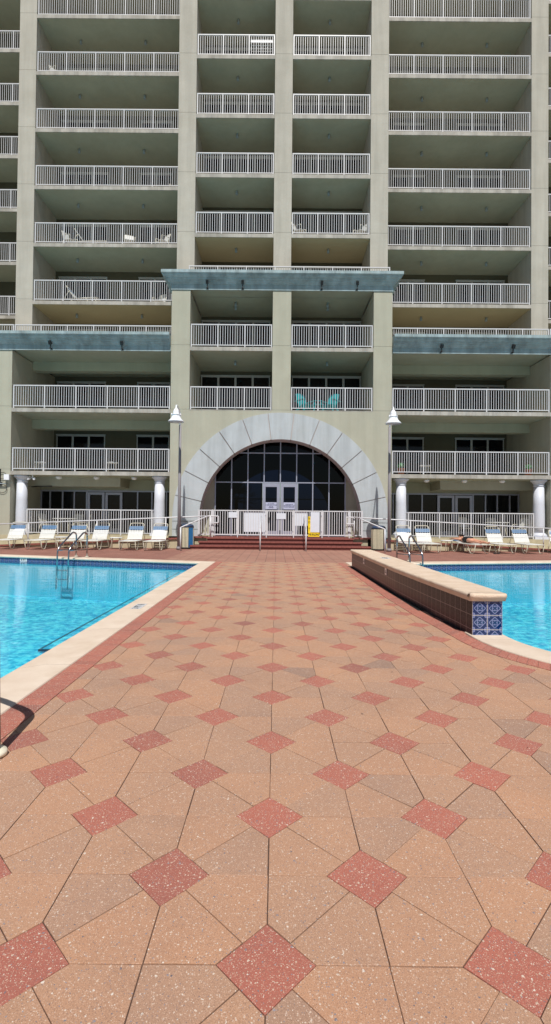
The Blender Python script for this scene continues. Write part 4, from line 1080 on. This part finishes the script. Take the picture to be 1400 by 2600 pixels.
plant(11.3, 22.1, FL(0), .45, 'small pale potted plant at the right end of the lowest right balcony', LEAFT)
plant(-1.9, 23.3, .47, 1.2, 'potted palm behind the glass left of the entrance doors', LEAF, 40)
plant(2.35, 23.3, .47, 1.2, 'potted palm behind the glass right of the entrance doors', LEAF, 40)
def palm(x, y, h, lab):
    t_ = thing('palm_tree', lab, 'palm', (x, y, 0)); b = MB(); b.tube([(0, 0, 0), (.08, 0, h * .5), (.05, 0, h)], [.2, .15, .14], 12); b.build('trunk', TRUNK, t_)
    b = MB(); rn = random.Random(5)
    for k in range(26):
        a = rn.uniform(0, 6.28); e = rn.uniform(-.3, 1.3); l = rn.uniform(1.3, 1.8); q0 = Vector((.05, 0, h)); d = Vector((math.cos(a) * math.cos(e), math.sin(a) * math.cos(e), math.sin(e)))
        tip = q0 + d * l * .55; b.tube([q0, tip], .015, 4, caps=False)
        sd_ = d.cross(Vector((0, 0, 1))).normalized(); up_ = sd_.cross(d)
        for j in range(13):
            f = -1.2 + 2.4 * j / 12; dd = (d * math.cos(f) + sd_ * math.sin(f)); ee = tip + dd * l * .55 + Vector((0, 0, -.2)); s2 = dd.cross(up_).normalized() * .03
            b.quad(tuple(tip - s2 * .3), tuple(tip + s2 * .3), tuple(ee + s2), tuple(ee - s2))
    b.build('crown', LEAF, t_)
palm(-3.2, 39, 2.6, 'fan palm seen through the lobby glass left of the doors'); palm(-5.1, 44, 3.0, 'smaller fan palm seen far left through the lobby glass')

# wall-mounted antenna cluster on the left wall
t_ = thing('cable_box', 'black cable box with looping wires on the left wall', 'cable box', (-11.95, 21.6, 2.9)); b = MB()
b.box(-.22, -.12, -.1, -.003, -.1, .45); b.box(-.3, -.05, -.08, -.003, -.25, -.12); b.build('box', CABLE, t_)
b = MB(); b.tube([(-.3, -.12, -.2), (.15, -.12, -.2), (.15, -.003, -.2)], .022, 8); b.build('arm', GREYF, t_)
b = MB()
for r_, cx, cz in ((.16, -.02, .15), (.2, -.03, -.42)):
    b.tube([(cx + r_ * math.cos(a), -.05, cz + r_ * math.sin(a) * .9) for a in [math.pi * (-1 + 1.9 * i / 14) for i in range(15)]], .012, 6)
b.build('wire', CABLE, t_)

# ---- sunbather, lying face down on the flat lounger, feet to the pool
def skin_obj(name, V, Eg, m_, parent, root=0, sub=2):
    me = bpy.data.meshes.new(name); me.from_pydata([v[0] for v in V], Eg, []); o = bpy.data.objects.new(name, me); scene.collection.objects.link(o)
    sk = o.modifiers.new('Skin', 'SKIN'); sk.use_smooth_shade = True
    if not me.skin_vertices: return o
    for i, v in enumerate(V): me.skin_vertices[0].data[i].radius = (v[1], v[2] if len(v) > 2 else v[1]); me.skin_vertices[0].data[i].use_root = (i == root)
    o.modifiers.new('Sub', 'SUBSURF').levels = sub; o.modifiers['Sub'].render_levels = sub
    me.materials.append(m_); o.parent = parent; return o
per = thing('person', 'person in black swimwear sunbathing face down with arms stretched out', 'person', (7.7, 19.6, .375), R(9))
zb = .10
V = [((0, .0, zb + .02), .14, .10), ((0, .18, zb + .01), .115, .09), ((0, .38, zb + .03), .15, .10), ((0, .50, zb + .05), .09, .07), ((0, .57, zb + .07), .05), ((0, .68, zb + .12), .085, .10), ((.01, .76, zb + .12), .07, .08),
     ((.17, .47, zb + .05), .055), ((.27, .62, zb + .05), .042), ((.22, .84, zb + .05), .033), ((.18, .93, zb + .04), .028),
     ((-.17, .47, zb + .05), .055), ((-.30, .62, zb + .05), .042), ((-.29, .84, zb + .05), .033), ((-.27, .93, zb + .04), .028),
     ((.10, -.10, zb + .01), .09), ((.14, -.33, zb - .01), .068), ((.17, -.50, zb - .02), .052), ((.18, -.68, zb - .02), .05), ((.19, -.86, zb - .04), .032), ((.20, -.96, zb - .06), .034), ((.21, -1.04, zb + .0), .026),
     ((-.10, -.10, zb + .01), .09), ((-.13, -.33, zb - .01), .068), ((-.13, -.50, zb - .02), .052), ((-.12, -.68, zb - .02), .05), ((-.11, -.86, zb - .04), .032), ((-.11, -.96, zb - .06), .034), ((-.10, -1.04, zb + .0), .026)]
Eg = [(0, 1), (1, 2), (2, 3), (3, 4), (4, 5), (5, 6), (3, 7), (7, 8), (8, 9), (9, 10), (3, 11), (11, 12), (12, 13), (13, 14), (0, 15), (15, 16), (16, 17), (17, 18), (18, 19), (19, 20), (20, 21), (0, 22), (22, 23), (23, 24), (24, 25), (25, 26), (26, 27), (27, 28)]
for (hx, hy, sg) in ((.18, .93, 1), (-.27, .93, -1)):     # palm and five fingers
    i0 = 10 if sg > 0 else 14; pb = len(V); V.append(((hx, hy + .05, zb + .03), .028, .014)); Eg.append((i0, pb))
    for f in range(4):
        fx = hx + (-.024 + f * .016); l = (.055, .068, .064, .05)[f]; a = len(V); V.append(((fx, hy + .09, zb + .03), .009)); V.append(((fx + (f - 1.5) * .004, hy + .09 + l, zb + .02), .0065)); Eg += [(pb, a), (a, a + 1)]
    a = len(V); V.append(((hx - sg * .035, hy + .05, zb + .03), .01)); V.append(((hx - sg * .05, hy + .09, zb + .025), .008)); Eg += [(pb, a), (a, a + 1)]
body = skin_obj('body', V, Eg, SKIN, per)
skin_obj('swimsuit', [((0, -.10, zb + .03), .20, .15), ((0, .05, zb + .04), .19, .15), ((0, .18, zb + .03), .16, .135), ((0, .40, zb + .04), .19, .14)], [(0, 1), (1, 2), (2, 3)], SUIT, per)
skin_obj('hair', [((0, .66, zb + .17), .085, .08), ((.01, .76, zb + .165), .08, .07), ((.03, .60, zb + .14), .06, .04)], [(0, 1), (0, 2)], HAIR, per)
t_ = thing('sandals', 'pair of dark sandals on the bricks under the loungers, right deck', 'sandals', (8.45, 19.0, 0)); 
for dx in (0, .14): b = MB(); b.lathe([(.045, 0), (.05, .01), (.045, .025)], dx, 0, 14); b.lathe([(.035, 0), (.04, .01), (.035, .025)], dx, .1, 14); b.tube(arcpts([(dx - .045, .02, .02), (dx, 0.02, .06), (dx + .045, .02, .02)], .03), .01, 6); b.build('sandal', CABLE, t_)

# ---- small dry leaf bits and one pale shell scrap on the pavers
b = MB(); rl = random.Random(11)
for k in range(34):
    x = rl.uniform(-1.6, 2.2) if k < 26 else rl.uniform(-8, 9); y = rl.uniform(1.6, 14) if k < 26 else rl.uniform(17, 18.6)
    if k < 26 and x > 1.75 and y > 4: x -= 1
    a = rl.uniform(0, 6.28); l = rl.uniform(.004, .011); w2 = l * rl.uniform(.3, .6); ca, sa_ = math.cos(a), math.sin(a)
    P = [(l, 0), (.3 * l, w2), (-l, .2 * w2), (-.4 * l, -w2)]
    n0 = len(b.v); b.v += [(x + p * ca - q_ * sa_, y + p * sa_ + q_ * ca, .006 + .004 * rl.random()) for p, q_ in P]; b.face((n0, n0 + 1, n0 + 2, n0 + 3))
tag(b.build('leaf_litter', mat('dry leaf', S(64, 44, 34), .9, var=.4, vs=60)), 'small dark dry leaf bits scattered on the pavers', 'litter', kind='stuff')
